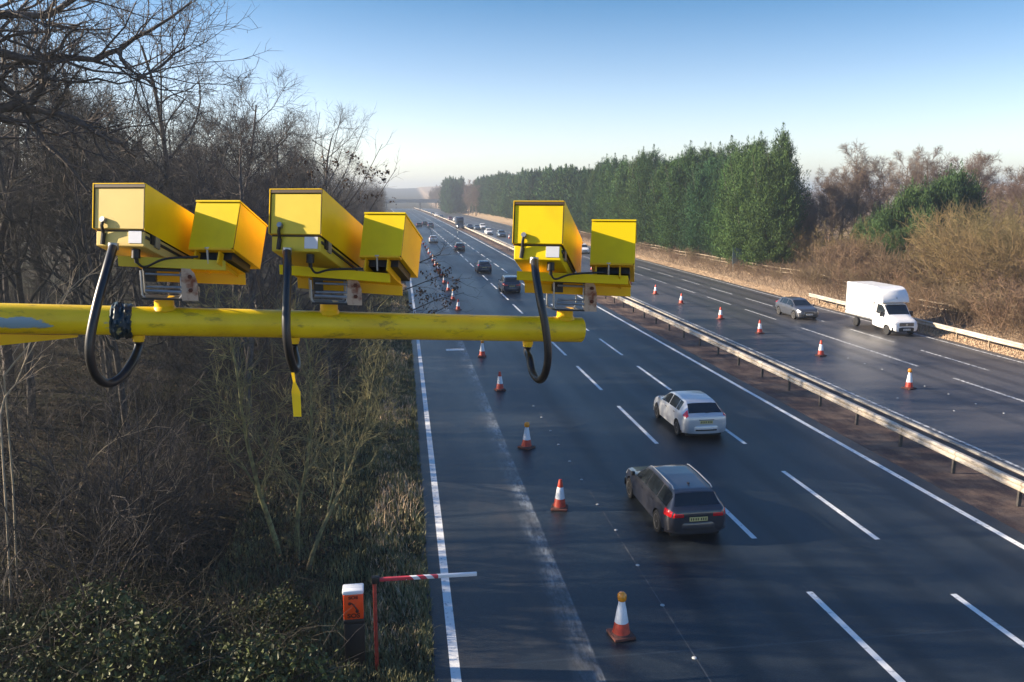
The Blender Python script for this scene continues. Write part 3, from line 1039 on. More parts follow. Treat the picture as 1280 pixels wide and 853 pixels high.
# --- grass of the verges
def grass(name, n, xf, yf, hf, m, label, rg, wid=0.012, lean=0.35, kindcat='grass'):
    Y_ = yf(rg.random(n)); X_ = xf(rg.random(n), Y_) + np.array([bend(q) for q in Y_])
    flat = name == 'bank_grass'
    Z_ = np.array([terrain(a, b_) for a, b_ in zip(X_, Y_)])
    clump = 0.55 + 0.45 * np.sin(X_ * 3.1 + 1.7 * np.sin(Y_ * 1.3)) * np.sin(Y_ * 2.3 + 1.1 * np.sin(X_ * 2.0))
    if flat: clump = 0.45 + 0.1 * clump
    h = hf(rg.random(n), Y_) * (0.45 + 0.75 * clump)
    az = rg.uniform(0, 6.28, n); ln = rg.normal(0, lean, n)
    wdt = wid * rg.uniform(.6, 1.4, n) * (1 + Y_ / 60)
    base = np.stack([X_, Y_, Z_ - 0.02], 1)
    side = np.stack([np.cos(az), np.sin(az), 0 * az], 1) * wdt[:, None]
    mid = base + np.stack([-np.sin(az) * ln * h * .4, np.cos(az) * ln * h * .4, h * .6], 1)
    tip = base + np.stack([-np.sin(az) * ln * h * 1.2, np.cos(az) * ln * h * 1.2, h], 1)
    V = np.stack([base - side, base + side, mid + side * .7, mid - side * .7, tip], 1).reshape(-1, 3)
    i = np.arange(n) * 5
    Fc = np.concatenate([np.stack([i, i + 1, i + 2], 1), np.stack([i, i + 2, i + 3], 1), np.stack([i + 3, i + 2, i + 4], 1)])
    t = np.clip(clump * .6 + rg.random(n) * .4, 0, 1)
    return tag(link(name, np_mesh(name, V, Fc, m, attr=np.concatenate([t, t, t]))), label, kindcat, kind='stuff')


rg = np.random.default_rng(3)
grass('verge_grass', 80000, lambda u, Y: 0.42 - u ** 1.25 * np.where(Y < 26, 5.0, 3.8), lambda u: 13.5 + 70 * u ** 1.7, lambda u, Y: 0.07 + 0.22 * u, M['grass'], 'short green grass on the verge beside the hard shoulder', rg)
grass('dry_grass', 7000, lambda u, Y: 0.40 - np.abs(np.sin(Y * .5)) * .3 - u * 1.3, lambda u: 16 + 75 * u ** 1.3, lambda u, Y: 0.12 + 0.40 * u * (0.35 + 0.65 * np.clip(np.sin(Y * .55 + 0.6), 0, 1)), M['straw'], 'tall pale dry grass along the edge of the hard shoulder', rg, 0.009)
grass('bank_grass', 70000, lambda u, Y: 36.02 + u * 1.7, lambda u: 34 + 260 * u ** 1.6, lambda u, Y: 0.05 + 0.13 * u, M['straw'], 'pale sunlit dry grass strip along the far carriageway', rg, 0.011)

# --- right side
YR = 'leafless red-brown shrub on the bank behind the far carriageway'
for k in range(110):
    y = 40 + (k / 110.0) ** 1.3 * 190 + rng.uniform(-1, 1)
    x = 39.6 + abs(rng.gauss(0, 1.8)) + bend(y)
    sc_ = rng.uniform(0.35, 0.62) if y > 78 else rng.uniform(0.55, 1.05)
    if y > 78 and x - bend(y) > 43.5: continue
    place_tree(rng.choice(SHR), x, y, sc_, rng.uniform(0, 6.28), YR, 'shrubs on the right bank')
for k in range(26):
    y = rng.uniform(50, 84); x = rng.uniform(43, 49)
    place_tree(rng.choice(SHR), x, y, rng.uniform(0.9, 1.35), rng.uniform(0, 6.28), YR, 'shrubs on the right bank')
for i, (px, py, X, s) in enumerate([(1230, 300, 46, 1.0), (1190, 320, 47, .85), (1265, 320, 45, .9), (1215, 270, 51, 1.15), (1270, 280, 50, 1.05), (1050, 300, 48, .8), (1085, 310, 47, .75), (1150, 330, 50, .8), (1010, 320, 46, .65), (945, 330, 44, .55), (1300, 300, 49, 1.0), (1240, 250, 55, 1.2)]):
    r_ = ray(px, py); q = Cv + r_ * (X / r_[0])
    place_tree(SHO[i % 2], q[0], q[1], s, i * 1.7, 'tall olive-brown leafless bush in the thicket right of the conifers', 'olive-brown bushes on the right')
for i, (px, py, X, s) in enumerate([(905, 330, 43.5, .9), (892, 325, 43.5, .75)]):
    r_ = ray(px, py); q = Cv + r_ * (X / r_[0])
    place_tree(SHP[0], q[0], q[1], s, i * 2.0, 'pale grey bare birch-like bush in front of the conifers', 'pale bare bushes by the conifers')
# bare trees behind
for i, (px, X, s, c) in enumerate([(1065, 60, 1.0, 0), (1040, 57, .82, 1), (1095, 62, .85, 2), (1160, 70, .95, 1), (1185, 74, 1.0, 2), (1125, 68, .92, 0), (1210, 72, .85, 0), (1240, 66, .75, 1), (1270, 60, .72, 2), (1300, 60, .75, 0), (1010, 52, .62, 1), (1020, 60, .62, 2), (1150, 80, 1.0, 0), (1255, 75, .85, 2), (1290, 70, .85, 1), (1075, 75, 1.0, 1), (1110, 84, 1.05, 2), (1000, 56, .55, 0), (1045, 66, .75, 2), (1225, 82, .95, 1), (985, 50, .42, 0), (1020, 49, .45, 2), (1005, 47, .5, 1), (1035, 48, .55, 0), (1060, 50, .6, 2), (1000, 60, .7, 2), (1030, 64, .8, 0), (1085, 54, .6, 1), (990, 58, .6, 1), (1140, 60, .8, 0), (1200, 60, .75, 1), (1050, 58, .75, 0)]):
    r_ = ray(px, 330); q = Cv + r_ * (X / r_[0])
    place_tree(RIGHT[c], q[0], q[1], s * 1.0, i * 1.37, 'bare spreading tree rising behind the thicket on the right', 'bare trees behind the right thicket')


def conifer_src(seed, H, R, n, m, name='conifer', leafL=0.32, nq=15, base=0.04, tops=5):
    """a trunk with several leaders, branches in whorls and flat sprays of short foliage along each branch"""
    rg = np.random.default_rng(seed)
    wd = Wood(seed)
    cen, dr, tn = [], [], []
    for L_i in range(tops):
        a0 = seed + L_i * 2.2
        off = 0.0 if L_i == 0 else R * rg.uniform(0.28, 0.58)
        ox, oy = off * math.cos(a0), off * math.sin(a0)
        Hh = H * (1.0 if L_i == 0 else rg.uniform(0.78, 0.97))
        Rr = R * (0.86 if L_i == 0 else rg.uniform(.45, .66))
        wd.grow((0, 0, -0.3) if L_i == 0 else (ox * .4, oy * .4, H * .12), (0, 0, 1) if L_i == 0 else (ox * .12, oy * .12, 1), Hh * 0.86, 0.20 if L_i == 0 else 0.10, 0, 8, 0.015, 0.05, 0.15)
        nb = int(n * (1.0 if L_i == 0 else 0.55))
        hs = base + (1 - base) * (np.arange(nb) + rg.random(nb)) / nb
        az = np.cumsum(np.full(nb, 2.4)) + rg.normal(0, .5, nb)
        prof = np.clip(1.0 - hs, 0.0, 1) ** 0.60 * (1.0 - 0.30 * np.exp(-hs * 8)) * 1.12 + 0.02
        lob = 1 + 0.20 * np.sin(az * 2 + hs * 11 + seed) + rg.normal(0, .17, nb)
        Lb = Rr * prof * np.clip(lob, .45, 1.6)
        for i in range(nb):
            d = np.array([math.cos(az[i]), math.sin(az[i]), 0.30 + 0.9 * hs[i]])
            p0 = np.array([ox, oy, hs[i] * Hh * 0.94 - 0.25 * Lb[i]])
            ns = max(3, int(3 + 8 * prof[i]))
            tb = rg.uniform(0, 1)
            for j in range(ns):
                t = 0.35 + 0.68 * (j + rg.random()) / ns
                c = p0 + d * Lb[i] * t + np.array([0, 0, 0.35 * Lb[i] * t * t]) + rg.normal(0, 0.13, 3)
                q = nq
                cen.append(c + rg.normal(0, .20, (q, 3)))
                tn.append(np.clip(tb * .65 + rg.uniform(0, .35, q), 0, 1))
                dr.append(d * 0.7 + rg.normal(0, 0.5, (q, 3)) + np.array([0, 0, 0.85]))
        u = rg.random(70)
        cen.append(np.stack([ox + rg.normal(0, 1, 70) * (.30 - .26 * u), oy + rg.normal(0, 1, 70) * (.30 - .26 * u), Hh * .95 + u * 1.5], 1))
        dr.append(np.stack([rg.normal(0, .35, 70), rg.normal(0, .35, 70), np.full(70, .9)], 1)); tn.append(rg.uniform(.2, .8, 70))
    cen = np.concatenate(cen); dr = np.concatenate(dr); tn = np.concatenate(tn)
    dr /= np.linalg.norm(dr, axis=1, keepdims=True)
    s = np.cross(dr, rg.normal(0, 1, dr.shape)); s /= np.linalg.norm(s, axis=1, keepdims=True)
    L = leafL * rg.uniform(.5, 1.25, (len(cen), 1))
    a = cen - dr * L * .3; b_ = cen + s * L * .12; c = cen + dr * L * .7; e_ = cen - s * L * .12
    V = np.stack([a, b_, c, e_], 1).reshape(-1, 3)
    i = np.arange(len(cen)) * 4
    Fc = np.stack([i, i + 1, i + 2, i + 3], 1)
    t = thing(name, None, 'tree')
    link('trunk', wd.mesh('trunk', M['bark'], (0,)), t)
    link('crown', np_mesh('crown', V, Fc, m, attr=tn), t)
    return {'root': t, 'used': False}


CON = [conifer_src(500 + i, [17.5, 16.5, 18.5, 16][i], [4.3, 3.9, 4.1, 4.4][i], 170, [M['conifer'], M['conifer2'], M['conifer'], M['conifer2']][i]) for i in range(4)]
CONF = [conifer_src(520 + i, [17.5, 16.5][i], [4.4, 4.1][i], 90, [M['conifer'], M['conifer2']][i], leafL=0.70, nq=7) for i in range(2)]
nc = 0
y = 84.0
row = 0
while y < 440:
    for r_i, xo in enumerate((42.6, 45.6, 49.5)):
        if r_i == 2 and y > 140: continue
        if y < (91, 96, 108)[r_i]: continue
        yy = y + rng.uniform(-1, 1) + r_i * 1.6
        s = rng.uniform(0.79, 0.89) * (1 + 0.17 * min(1, max(0, (y - 100) / 260)))
        x = xo + rng.uniform(-.6, .6) + bend(yy)
        if r_i == 1 and y > 180 and row % 2: continue
        src = rng.choice(CON if y < 190 else CONF)
        near = y < 130
        place_tree(src, x, yy, s, rng.uniform(0, 6.28), 'tall dark green conifer in the dense row behind the far carriageway' if near else 'hazy green conifer in the distant part of the long right-hand row',
                   'conifers of the right row, near end' if near else 'conifers of the right row, far part', sx=rng.uniform(.9, 1.12))
        nc += 1
    y += 4.1 if y < 190 else 5.6
    row += 1
for i in range(7):
    yy = 448 + i * 5; x = 30 + (i % 3) * 3.5 + bend(yy)
    place_tree(CONF[i % 2], x, yy, 1.12, i, 'hazy conifer in the separate dark clump beyond the long row', 'far conifer clump'); nc += 1
for i, (px, py, X, s) in enumerate([(968, 340, 43.6, .36), (955, 335, 42.5, .30), (930, 335, 43, .34)]):
    r_ = ray(px, py); q = Cv + r_ * (X / r_[0])
    place_tree(CON[i], q[0], q[1], s, i, 'small conifer growing at the foot of the tall conifer row', 'small conifers at the foot of the row', sx=1.2); nc += 1
print('conifers', nc)
# far bare wood beyond the conifers, into the haze
for k in range(95):
    yy = 395 + 330 * (k / 95.0) + rng.uniform(-4, 4)
    x = 36 + abs(rng.gauss(0, 9)) + bend(yy)
    place_tree(rng.choice(RIGHT), x, yy, rng.uniform(0.85, 1.2), rng.uniform(0, 6.28), 'bare hazy tree on the far right side near the distant bridge', 'far bare trees on the right')
EV = [conifer_src(540 + i, [7.5, 9.0][i], [3.6, 3.4][i], 170, M['evergreen'], name='evergreen_bush', leafL=0.28, nq=13) for i in range(2)]
for i, (px, X, s) in enumerate([(1105, 49, .85), (1132, 51, .98), (1085, 50, .72), (1165, 54, 1.05), (1118, 47.5, .6), (1190, 57, 1.15), (1148, 50, .8)]):
    r_ = ray(px, 330); q = Cv + r_ * (X / r_[0])
    o = place_tree(EV[i % 2], q[0], q[1], s, i * 2.2, 'green evergreen tree amid the brown thicket above and behind the white van', 'evergreen bushes above the van', sx=0.82)

wd = Wood(4343)
for k in range(11000):
    y = 38 + 210 * wd.rng.random() ** 1.5
    x = 37.3 + 7.0 * wd.rng.random() + bend(y)
    a = wd.rng.uniform(0, 6.28)
    wd.grow((x, y, terrain(x, y) - 0.03), (math.cos(a) * .6, math.sin(a) * .6, 1.0), wd.rng.uniform(1.0, 2.5), wd.rng.uniform(.009, .017), 2, 4, 0.22, -0.12, 0.5)
tag(link('bank_undergrowth', wd.mesh('bank_undergrowth', M['bank_runner'], (2,))), 'red-brown bramble tangle covering the bank behind the far carriageway', 'undergrowth', kind='stuff')

# ------------------------------------------------------------------ barriers, fence, sign
def rail_profile():
    return [(-0.02, 0.44), (-0.065, 0.475), (-0.065, 0.525), (-0.02, 0.57), (-0.02, 0.60), (-0.065, 0.645), (-0.065, 0.695), (-0.02, 0.735), (0.0, 0.735), (0.0, 0.44)]


def barrier(label, X, y0, y1, mats, post_y, n_single=100, flare=None, zf=None):
    t = thing('safety_barrier', label, 'crash barrier', (X, y0, 0))
    prof = rail_profile()
    yy = list(np.arange(y0, y1, 3.0)) + [y1]
    zf = zf or (lambda y: 0.0)
    b = MB()
    pr = [(px - 0.045, .49 + (pz - .44) * 1.08) for px, pz in prof[:8]]
    pr = pr + [(-q0, q1) for q0, q1 in pr[::-1]] + [pr[0]]
    b.grid(lambda q, y: (q[0] + bend(y) + (flare(y) if flare else 0), y - y0, q[1] + zf(y)), pr, yy)
    b.build('rail', mats[0], t)
    b2 = MB(); extra = 0
    for i, y in enumerate(post_y):
        pb_ = MB() if i < n_single else b2
        x = bend(y) + (flare(y) if flare else 0)
        pb_.box(x - 0.055, x + 0.055, y - y0 - 0.04, y - y0 + 0.04, -0.1 + zf(y), 0.50 + zf(y))
        if i < n_single: pb_.build('post', mats[1], t)
        else: extra += 1
    if extra: tag(b2.build('far_posts', mats[1], t), kind='stuff')
    return t


barrier('long galvanised crash barrier along the central reserve between the carriageways', 18.78, 8.0, 640, (M['rail'], M['postm']), [9.7 + 3.12 * i for i in range(200)], 95)
barrier('short galvanised crash barrier on the right verge behind the white van', 36.55, 30.0, 70.5, (M['rail'], M['timber']), [31.5 + 3.1 * i for i in range(13)])

fn = thing('timber_fence', 'weathered timber post and rail fence along the right bank', 'fence')
fy = list(np.arange(36, 240, 2.4))
fx = lambda y: 40.9 + bend(y) + 0.4 * math.sin(y * 0.09)
posts2 = MB()
for i, y in enumerate(fy):
    x = fx(y); z = terrain(x, y)
    b = MB(); b.box(x - .06, x + .06, y - .06, y + .06, z - .2, z + 1.02); b.build('post', M['timber'], fn)
for h in (0.5, 0.9):
    b = MB()
    for i in range(len(fy) - 1):
        y0, y1 = fy[i], fy[i + 1]
        x0, x1 = fx(y0) - .085, fx(y1) - .085
        z0, z1 = terrain(fx(y0), y0) + h, terrain(fx(y1), y1) + h
        if i == 0: rp_ = [(x0, y0, z0)]
        rp_.append((x1, y1, z1))
    b.grid(lambda p_, q_: (p_[0] + q_[0], p_[1], p_[2] + q_[1]), rp_, [(-.02, -.05), (.02, -.05), (.02, .05), (-.02, .05), (-.02, -.05)], flip=True)
    b.build('rail', M['timber'], fn)

q = atY(921, 335, 96.0)
sg = thing('road_sign', 'grey-blue road sign on two posts on the right bank below the conifers', 'sign', (q[0], 96, terrain(q[0], 96)))
b = MB(); b.box(-.62, .62, -.02, .02, .75, 2.75, bev=.008); b.build('sign_panel', M['sign_back'], sg)
for s in (-.45, .45):
    b = MB(); b.tube([(s, .07, -.3), (s, .07, 2.7)], .045, 10); b.build('post', M['steel'], sg)
b = MB(); b.box(.66, .95, -.02, .02, .7, 1.2, bev=.005); b.build('marker_plate', M['whitepaint'], sg)

# ------------------------------------------------------------------ emergency telephone and height arm
ep = gnd(445, 838)
YP = ep[1]
ez = terrain(ep[0], YP)
ztop = atY(445, 734, YP)[2]
hh = ztop - ez
ph = thing('emergency_phone', 'orange and black roadside emergency telephone with a white cap', 'telephone', (ep[0], YP, ez), rad(2))
b = MB(); b.box(-.20, .20, -.14, .16, -.2, hh - .72, bev=.02); b.build('pedestal', M['black'], ph, smooth=30)
b = MB(); b.box(-.205, .205, -.15, .17, hh - .717, hh - .62, bev=.015); b.build('collar', M['trim'], ph, smooth=30)
b = MB(); b.box(-.195, .195, -.145, .16, hh - .617, hh - .093, bev=.012); hd = b.build('housing', M['orange'], ph, smooth=30)
b = MB(); b.box(-.21, .21, -.165, .18, hh - .09, hh, bev=.03); b.build('cap', M['white_cap'], ph, smooth=30)


def text_mesh(s, size, T, m, parent, name='lettering', bold=0.0, sx=1.0):
    cu = bpy.data.curves.new(name, 'FONT')
    cu.body = s; cu.size = size; cu.align_x = 'CENTER'; cu.align_y = 'CENTER'; cu.offset = bold; cu.extrude = 0.001
    ob = bpy.data.objects.new(name, cu)
    COL.objects.link(ob)
    dg = bpy.context.evaluated_depsgraph_get()
    me = bpy.data.meshes.new_from_object(ob.evaluated_get(dg))
    bpy.data.objects.remove(ob)
    me.materials.clear(); me.materials.append(m)
    me.transform(Matrix.Diagonal((sx, 1, 1, 1)))
    me.transform(T)
    o = bpy.data.objects.new(name, me)
    COL.objects.link(o); o.parent = parent
    return o


RX = Matrix.Rotation(rad(90), 4, 'X')
text_mesh('SOS', 0.125, Matrix.Translation((0, -.150, hh - .54)) @ RX, M['darkprint'], hd, bold=0.004, sx=1.15)
text_mesh('SOS', 0.085, Matrix.Translation((0, -.150, hh - .155)) @ RX, M['darkprint'], hd, bold=0.003, sx=1.25)
b = MB()
arc = [(-.085 + .17 * t, -.150, hh - .265 - .19 * t ** 1.7 + .02 * math.sin(3.14 * t)) for t in np.linspace(0, 1, 10)]
b.tube(arc, [.022, .020, .014, .012, .012, .012, .013, .015, .020, .023], 8)
b.lathe([(.0, -.008), (.030, -.006), (.030, .006), (0, .008)], 14, T=Matrix.Translation((arc[0][0] + .012, -.150, arc[0][2] - .012)) @ RX)
b.lathe([(.0, -.008), (.034, -.006), (.034, .006), (0, .008)], 14, T=Matrix.Translation((arc[-1][0] - .014, -.150, arc[-1][2] + .010)) @ RX)
b.build('handset_symbol', M['darkprint'], hd, smooth=50)

bp_ = atY(468, 724, YP - 0.25)
be = atY(596, 718, YP - 0.25)
pg = thing('marker_arm', 'red post with a red and white striped arm reaching over the hard shoulder', 'barrier arm', (bp_[0], YP - .25, terrain(bp_[0], YP - .25)))
zt = bp_[2] - pg.location.z
b = MB(); b.box(-.035, .035, -.035, .035, -.3, zt - .02, bev=.006); b.build('post', M['redpaint'], pg, smooth=30)
b = MB(); b.box(-.06, .10, -.055, .055, zt - .09, zt + .055, bev=.02); b.build('joint', M['black'], pg, smooth=30)
al = be[0] - bp_[0]


def stripe_mat():
    k = NT('red_white_stripes')
    x, y, z = k.xyz()
    f = k.math('FRACT', k.math('MULTIPLY', k.math('ADD', k.math('ADD', x, k.math('MULTIPLY', z, 0.8)), k.math('MULTIPLY', y, 0.8)), 1 / 0.27))
    s = k.math('GREATER_THAN', f, 0.5)
    zone = k.math('MULTIPLY', k.math('GREATER_THAN', x, 0.62), k.math('LESS_THAN', x, al * 0.62))
    c = k.mix(k.math('MULTIPLY', s, zone), (0.50, 0.05, 0.07), (0.75, 0.75, 0.77))
    c = k.mix(k.math('GREATER_THAN', x, al * 0.62), c, (0.74, 0.76, 0.79))
    return k.out(c, 0.4)


b = MB(); b.box(.08, al, -.032, .032, zt - .05, zt + .02, bev=.008)
am = b.build('arm', stripe_mat(), pg, smooth=30)

# ------------------------------------------------------------------ traffic cones
def cone_src(lamp):
    t = thing('traffic_cone', None, 'traffic cone')
    b = MB()
    b.box(-.25, .25, -.25, .25, 0.0, .07, bev=.02)
    b.lathe([(.215, .068), (.20, .10)], 24)
    b.build('base', M['cone_base'], t, smooth=40)
    b = MB(); b.lathe([(.195, .098), (.185, .12), (.150, .34), (.146, .345)], 24); b.build('lower_body', M['cone_red'], t, smooth=50)
    b = MB(); b.lathe([(.152, .342), (.150, .35), (.092, .70), (.088, .705)], 24); b.build('white_sleeve', M['cone_white'], t, smooth=50)
    b = MB()
    b.lathe([(.088, .700), (.052, .93), (.045, .94)] if not lamp else [(.088, .700), (.070, .82), (.064, .83)], 24)
    b.build('tip', M['cone_red'] if not lamp else M['cone_white'], t, smooth=50)
    if lamp:
        b = MB()
        b.lathe([(.055, .82), (.085, .835), (.10, .87), (.105, .92), (.095, .985), (.06, 1.02), (.02, 1.03)], 20)
        b.build('amber_lamp', M['amber'], t, smooth=60)
    return {'root': t, 'used': False}


CL, CP = cone_src(True), cone_src(False)
ncl = [(4.53, 16.26, 1, 'red and white cone with an amber lamp, nearest of the left line'),
       (4.58, 23.79, 0, 'red-tipped cone on the left of the grey estate car'),
       (4.49, 30.09, 1, 'amber-topped cone, third from the front in the left line, beside the worn pale strip'),
       (4.59, 39.66, 0, 'red-tipped cone below the loop of the right camera cable, fourth of the left line'),
       (4.54, 48.43, 1, 'cone just below the yellow arm, fifth of the left line')]
for x, y, l, lab in ncl:
    place_tree(CL if l else CP, x + bend(y), y, 1.0, rng.uniform(0, .6), lab, 'cones closing the left lane', z=0.004)
for i, y in enumerate([57.9, 69.0, 76.0, 83.5, 91, 98.5, 106, 114, 122, 130, 138, 147, 156, 166, 177, 189]):
    place_tree(CP if i % 2 else CL, 4.5 + bend(y), y, 1.0, rng.uniform(0, .6), 'small distant cone of the left line seen above the yellow arm', 'far cones of the left line', z=0.004)
for x, y, l, lab in [(24.91, 37.37, 1, 'cone with a pale amber lamp on the far carriageway, nearest the right edge'),
                     (24.8, 46.06, 0, 'red-tipped cone on the far carriageway below the white van'),
                     (24.64, 54.37, 0, 'cone on the far carriageway left of the dark oncoming car, nearer one'),
                     (24.51, 61.31, 0, 'fourth cone of the far carriageway line, counted from the right'),
                     (24.5, 70.6, 0, 'fifth cone of the far carriageway line, counted from the right'),
                     (24.44, 78.0, 0, 'sixth cone of the far carriageway line, right of the yellow illuminator')]:
    place_tree(CL if l else CP, x + bend(y), y, 1.0, rng.uniform(0, .6), lab, 'cones on the far carriageway', z=0.004)
for i, y in enumerate([87, 96, 105, 115, 125, 136, 147, 159, 172, 186, 200]):
    place_tree(CP, 24.4 + bend(y), y, 1.0, rng.uniform(0, .6), 'tiny distant cone on the far carriageway between the yellow cameras', 'far cones of the far carriageway', z=0.004)

# loose white road studs left from the removed lane line
ST = MB(); ST.lathe([(.055, 0), (.05, .012), (.035, .02), (.0, .022)], 10)
st0 = None
near_px = [(868, 823), (828, 757), (797, 707), (770, 663), (747, 631), (727, 600), (712, 577), (698, 556), (688, 539), (677, 522), (667, 508)]
far_px = [(1122, 498), (1156, 483), (1186, 493), (1220, 505), (1193, 514), (1255, 517), (1060, 448), (1103, 462), (1081, 455)]
for i, px in enumerate(near_px + far_px):
    p = gnd(*px)
    if st0 is None:
        st0 = ST.build('road_stud', M['stud'], smooth=40); o = st0
    else:
        o = st0.copy(); COL.objects.link(o)
    o.location = (p[0], p[1], 0.004); o.rotation_euler = (0, 0, i)
    nr = i < len(near_px)
    tag(o, 'small white stud in the line on the dark lane right of the left cones' if nr else 'small white chip lying on the far carriageway near the right cones', 'road stud' if nr else 'road chip', 'white studs of the near lane line' if nr else 'white chips on the far carriageway')

# ------------------------------------------------------------------ cars
class CarBody:
    """lofted body; y along the car (front = +y)"""
    def __init__(self, keys):
        # keys: y, ztop, zbelt, wmax, wbelt, wroof, zbot
        K = np.array(keys)
        self.K = K
        self.y0, self.y1 = K[0, 0], K[-1, 0]

    def par(self, y):
        return [np.interp(y, self.K[:, 0], self.K[:, i]) for i in range(1, 7)]

    def ring(self, y):
        zt, zb, wm, wb, wr, z0 = self.par(y)
        zb = min(zb, zt - 0.012)
        g_ = zt - zb
        c = min(0.06, g_ * 0.3)
        return [(0, z0), (wm * .86, z0), (wm * .965, z0 + .07), (wm, z0 + .45 * (zb - z0)), (wm * .992, z0 + .72 * (zb - z0)), (wb + .012, zb - .03), (wb - .012, zb),
                (wb + (wr - wb) * .36, zb + (g_ - c) * .34), (wb + (wr - wb) * .70, zb + (g_ - c) * .68), (wr, zt - c), (wr * .93, zt - c * .35), (wr * .55, zt - c * .02), (0, zt)]

    def pt(self, y, v, s=1):
        r = self.ring(y)
        a = min(int(v), len(r) - 2); f = v - a
        x = r[a][0] * (1 - f) + r[a + 1][0] * f; z = r[a][1] * (1 - f) + r[a + 1][1] * f
        return Vector((x * s, y, z))

    def nrm(self, y, v, s=1):
        e_ = 1e-3
        a = self.pt(min(y + .02, self.y1), v, s) - self.pt(max(y - .02, self.y0), v, s)
        b_ = self.pt(y, min(v + .05, 11.999), s) - self.pt(y, max(v - .05, 0), s)
        n_ = a.cross(b_)
        if n_.length < 1e-9: return Vector((s, 0, 0))
        n_.normalize()
        c = Vector((0, y, 0.6))
        if n_.dot(self.pt(y, v, s) - c) < 0: n_ = -n_
        return n_

    def body(self, name, mats, parent, wheels, rw):
        ys_ = sorted(set(list(np.linspace(self.y0, self.y1, 46)) + list(self.K[:, 0])))
        b = MB()
        rings = []
        for y in ys_:
            r = self.ring(y)
            rings.append([Vector((x, y, z)) for x, z in r] + [Vector((-x, y, z)) for x, z in r[-2:0:-1]])
        n_ = len(rings[0])
        fs = []
        for i in range(len(rings) - 1):
            for j in range(n_):
                fs.append((i * n_ + j, (i + 1) * n_ + j, (i + 1) * n_ + (j + 1) % n_, i * n_ + (j + 1) % n_))
        for o_, fl in ((0, 0), ((len(rings) - 1) * n_, 1)):
            h = n_ // 2
            for i in range(h):
                a, c = i, (n_ - i) % n_
                a2, c2 = i + 1, n_ - i - 1
                q_ = [a, a2, c2, c] if a != c else [a, a2, c2]
                if a2 == c2: q_ = [a, a2, c]
                q_ = [k_ + o_ for k_ in q_]
                fs.append(tuple(q_[::-1] if fl else q_))
        b.add([p for r in rings for p in r], fs)
        o = b.build(name, mats, parent)
        # wheel arches cut out of the shell
        cut = MB()
        for wy in wheels:
            for s in (-1, 1):
                T = Matrix.Translation((s * (self.par(wy)[2] - .14), wy, rw)) @ Matrix.Rotation(rad(90), 4, 'Y')
                cut.lathe([(rw * 1.16, -.17), (rw * 1.16, .35 if s > 0 else .17)] if s > 0 else [(rw * 1.16, -.35), (rw * 1.16, .17)], 28, T=T)
        co = cut.build('cutter', mats[1])
        bm = bmesh.new(); bm.from_mesh(o.data); bmesh.ops.recalc_face_normals(bm, faces=bm.faces); bm.to_mesh(o.data); bm.free()
        md = o.modifiers.new('b', 'BOOLEAN'); md.operation = 'DIFFERENCE'; md.object = co; md.solver = 'EXACT'
        try: md.material_mode = 'TRANSFER'
        except Exception: pass
        dg = bpy.context.evaluated_depsgraph_get()
        me = bpy.data.meshes.new_from_object(o.evaluated_get(dg))
        o.modifiers.clear()
        bpy.data.objects.remove(co)
        o.data = me
        if len(me.materials) < 2:
            me.materials.clear(); [me.materials.append(m) for m in mats]
        for p in me.polygons:
            c = p.center
            for wy in wheels:
                if math.hypot(c.y - wy, c.z - rw) < rw * 1.17 and abs(abs(c.x)) < 9 and (abs(p.normal.x) < .3 or abs(c.x) < self.par(wy)[2] - .2) and c.z < rw * 2.3 and abs(c.x) > .3:
                    if abs(math.hypot(c.y - wy, c.z - rw) - rw * 1.16) < .03 or abs(c.x) < self.par(wy)[2] - .22:
                        p.material_index = 1
            p.use_smooth = True
        me.set_sharp_from_angle(angle=rad(32))
        return o

    def patch(self, name, m, parent, ys_, vs_, sides=(1,), off=.004, across=False):
        b = MB()
        for s in sides:
            if across:      # from one side over the top to the other
                cols = [(v, 1) for v in vs_] + [(v, -1) for v in vs_[::-1][1:]]
                b.grid(lambda y, q: self.pt(y, q[0], q[1]) + self.nrm(y, min(q[0], 11.6), q[1]) * off, ys_, cols)
            else:
                b.grid(lambda y, v: self.pt(y, v, s) + self.nrm(y, v, s) * off, ys_, vs_, flip=s < 0)
        o = b.build(name, m, parent)
        bm = bmesh.new(); bm.from_mesh(o.data); bmesh.ops.recalc_face_normals(bm, faces=bm.faces)
        bm.to_mesh(o.data); bm.free()
        o.data.polygons.foreach_set('use_smooth', [True] * len(o.data.polygons))
        return o


def add_wheels(t, wheels, xw, rw, wdt=.2):
    for wy in wheels:
        for s in (-1, 1):
            T = Matrix.Rotation(rad(90) * s, 4, 'Y')
            b = MB(); b.lathe([(rw * .62, -wdt / 2), (rw * .93, -wdt / 2), (rw, -wdt / 2 + .03), (rw, wdt / 2 - .03), (rw * .93, wdt / 2), (rw * .62, wdt / 2)], 28, T=T)
            wh = b.build('wheel', M['tyre'], t, smooth=40, loc=(s * (xw - wdt / 2), wy, rw))
            r = MB()
            r.lathe([(rw * .64, wdt / 2 - .03), (rw * .66, wdt / 2 + .002), (rw * .58, wdt / 2 - .004), (rw * .56, wdt / 2 - .06)], 24, T=T)
            r.lathe([(rw * .16, wdt / 2 - .05), (rw * .16, wdt / 2 - .005), (.01, wdt / 2 + .002)], 12, T=T)
            for q in range(5):
                A = T @ Matrix.Rotation(q * 2 * math.pi / 5, 4, 'Z')
                r.box(rw * .1, rw * .6, -.03, .03, wdt / 2 - .04, wdt / 2 - .01, T=A)
            r.build('rim', M['rim'], wh, smooth=40)


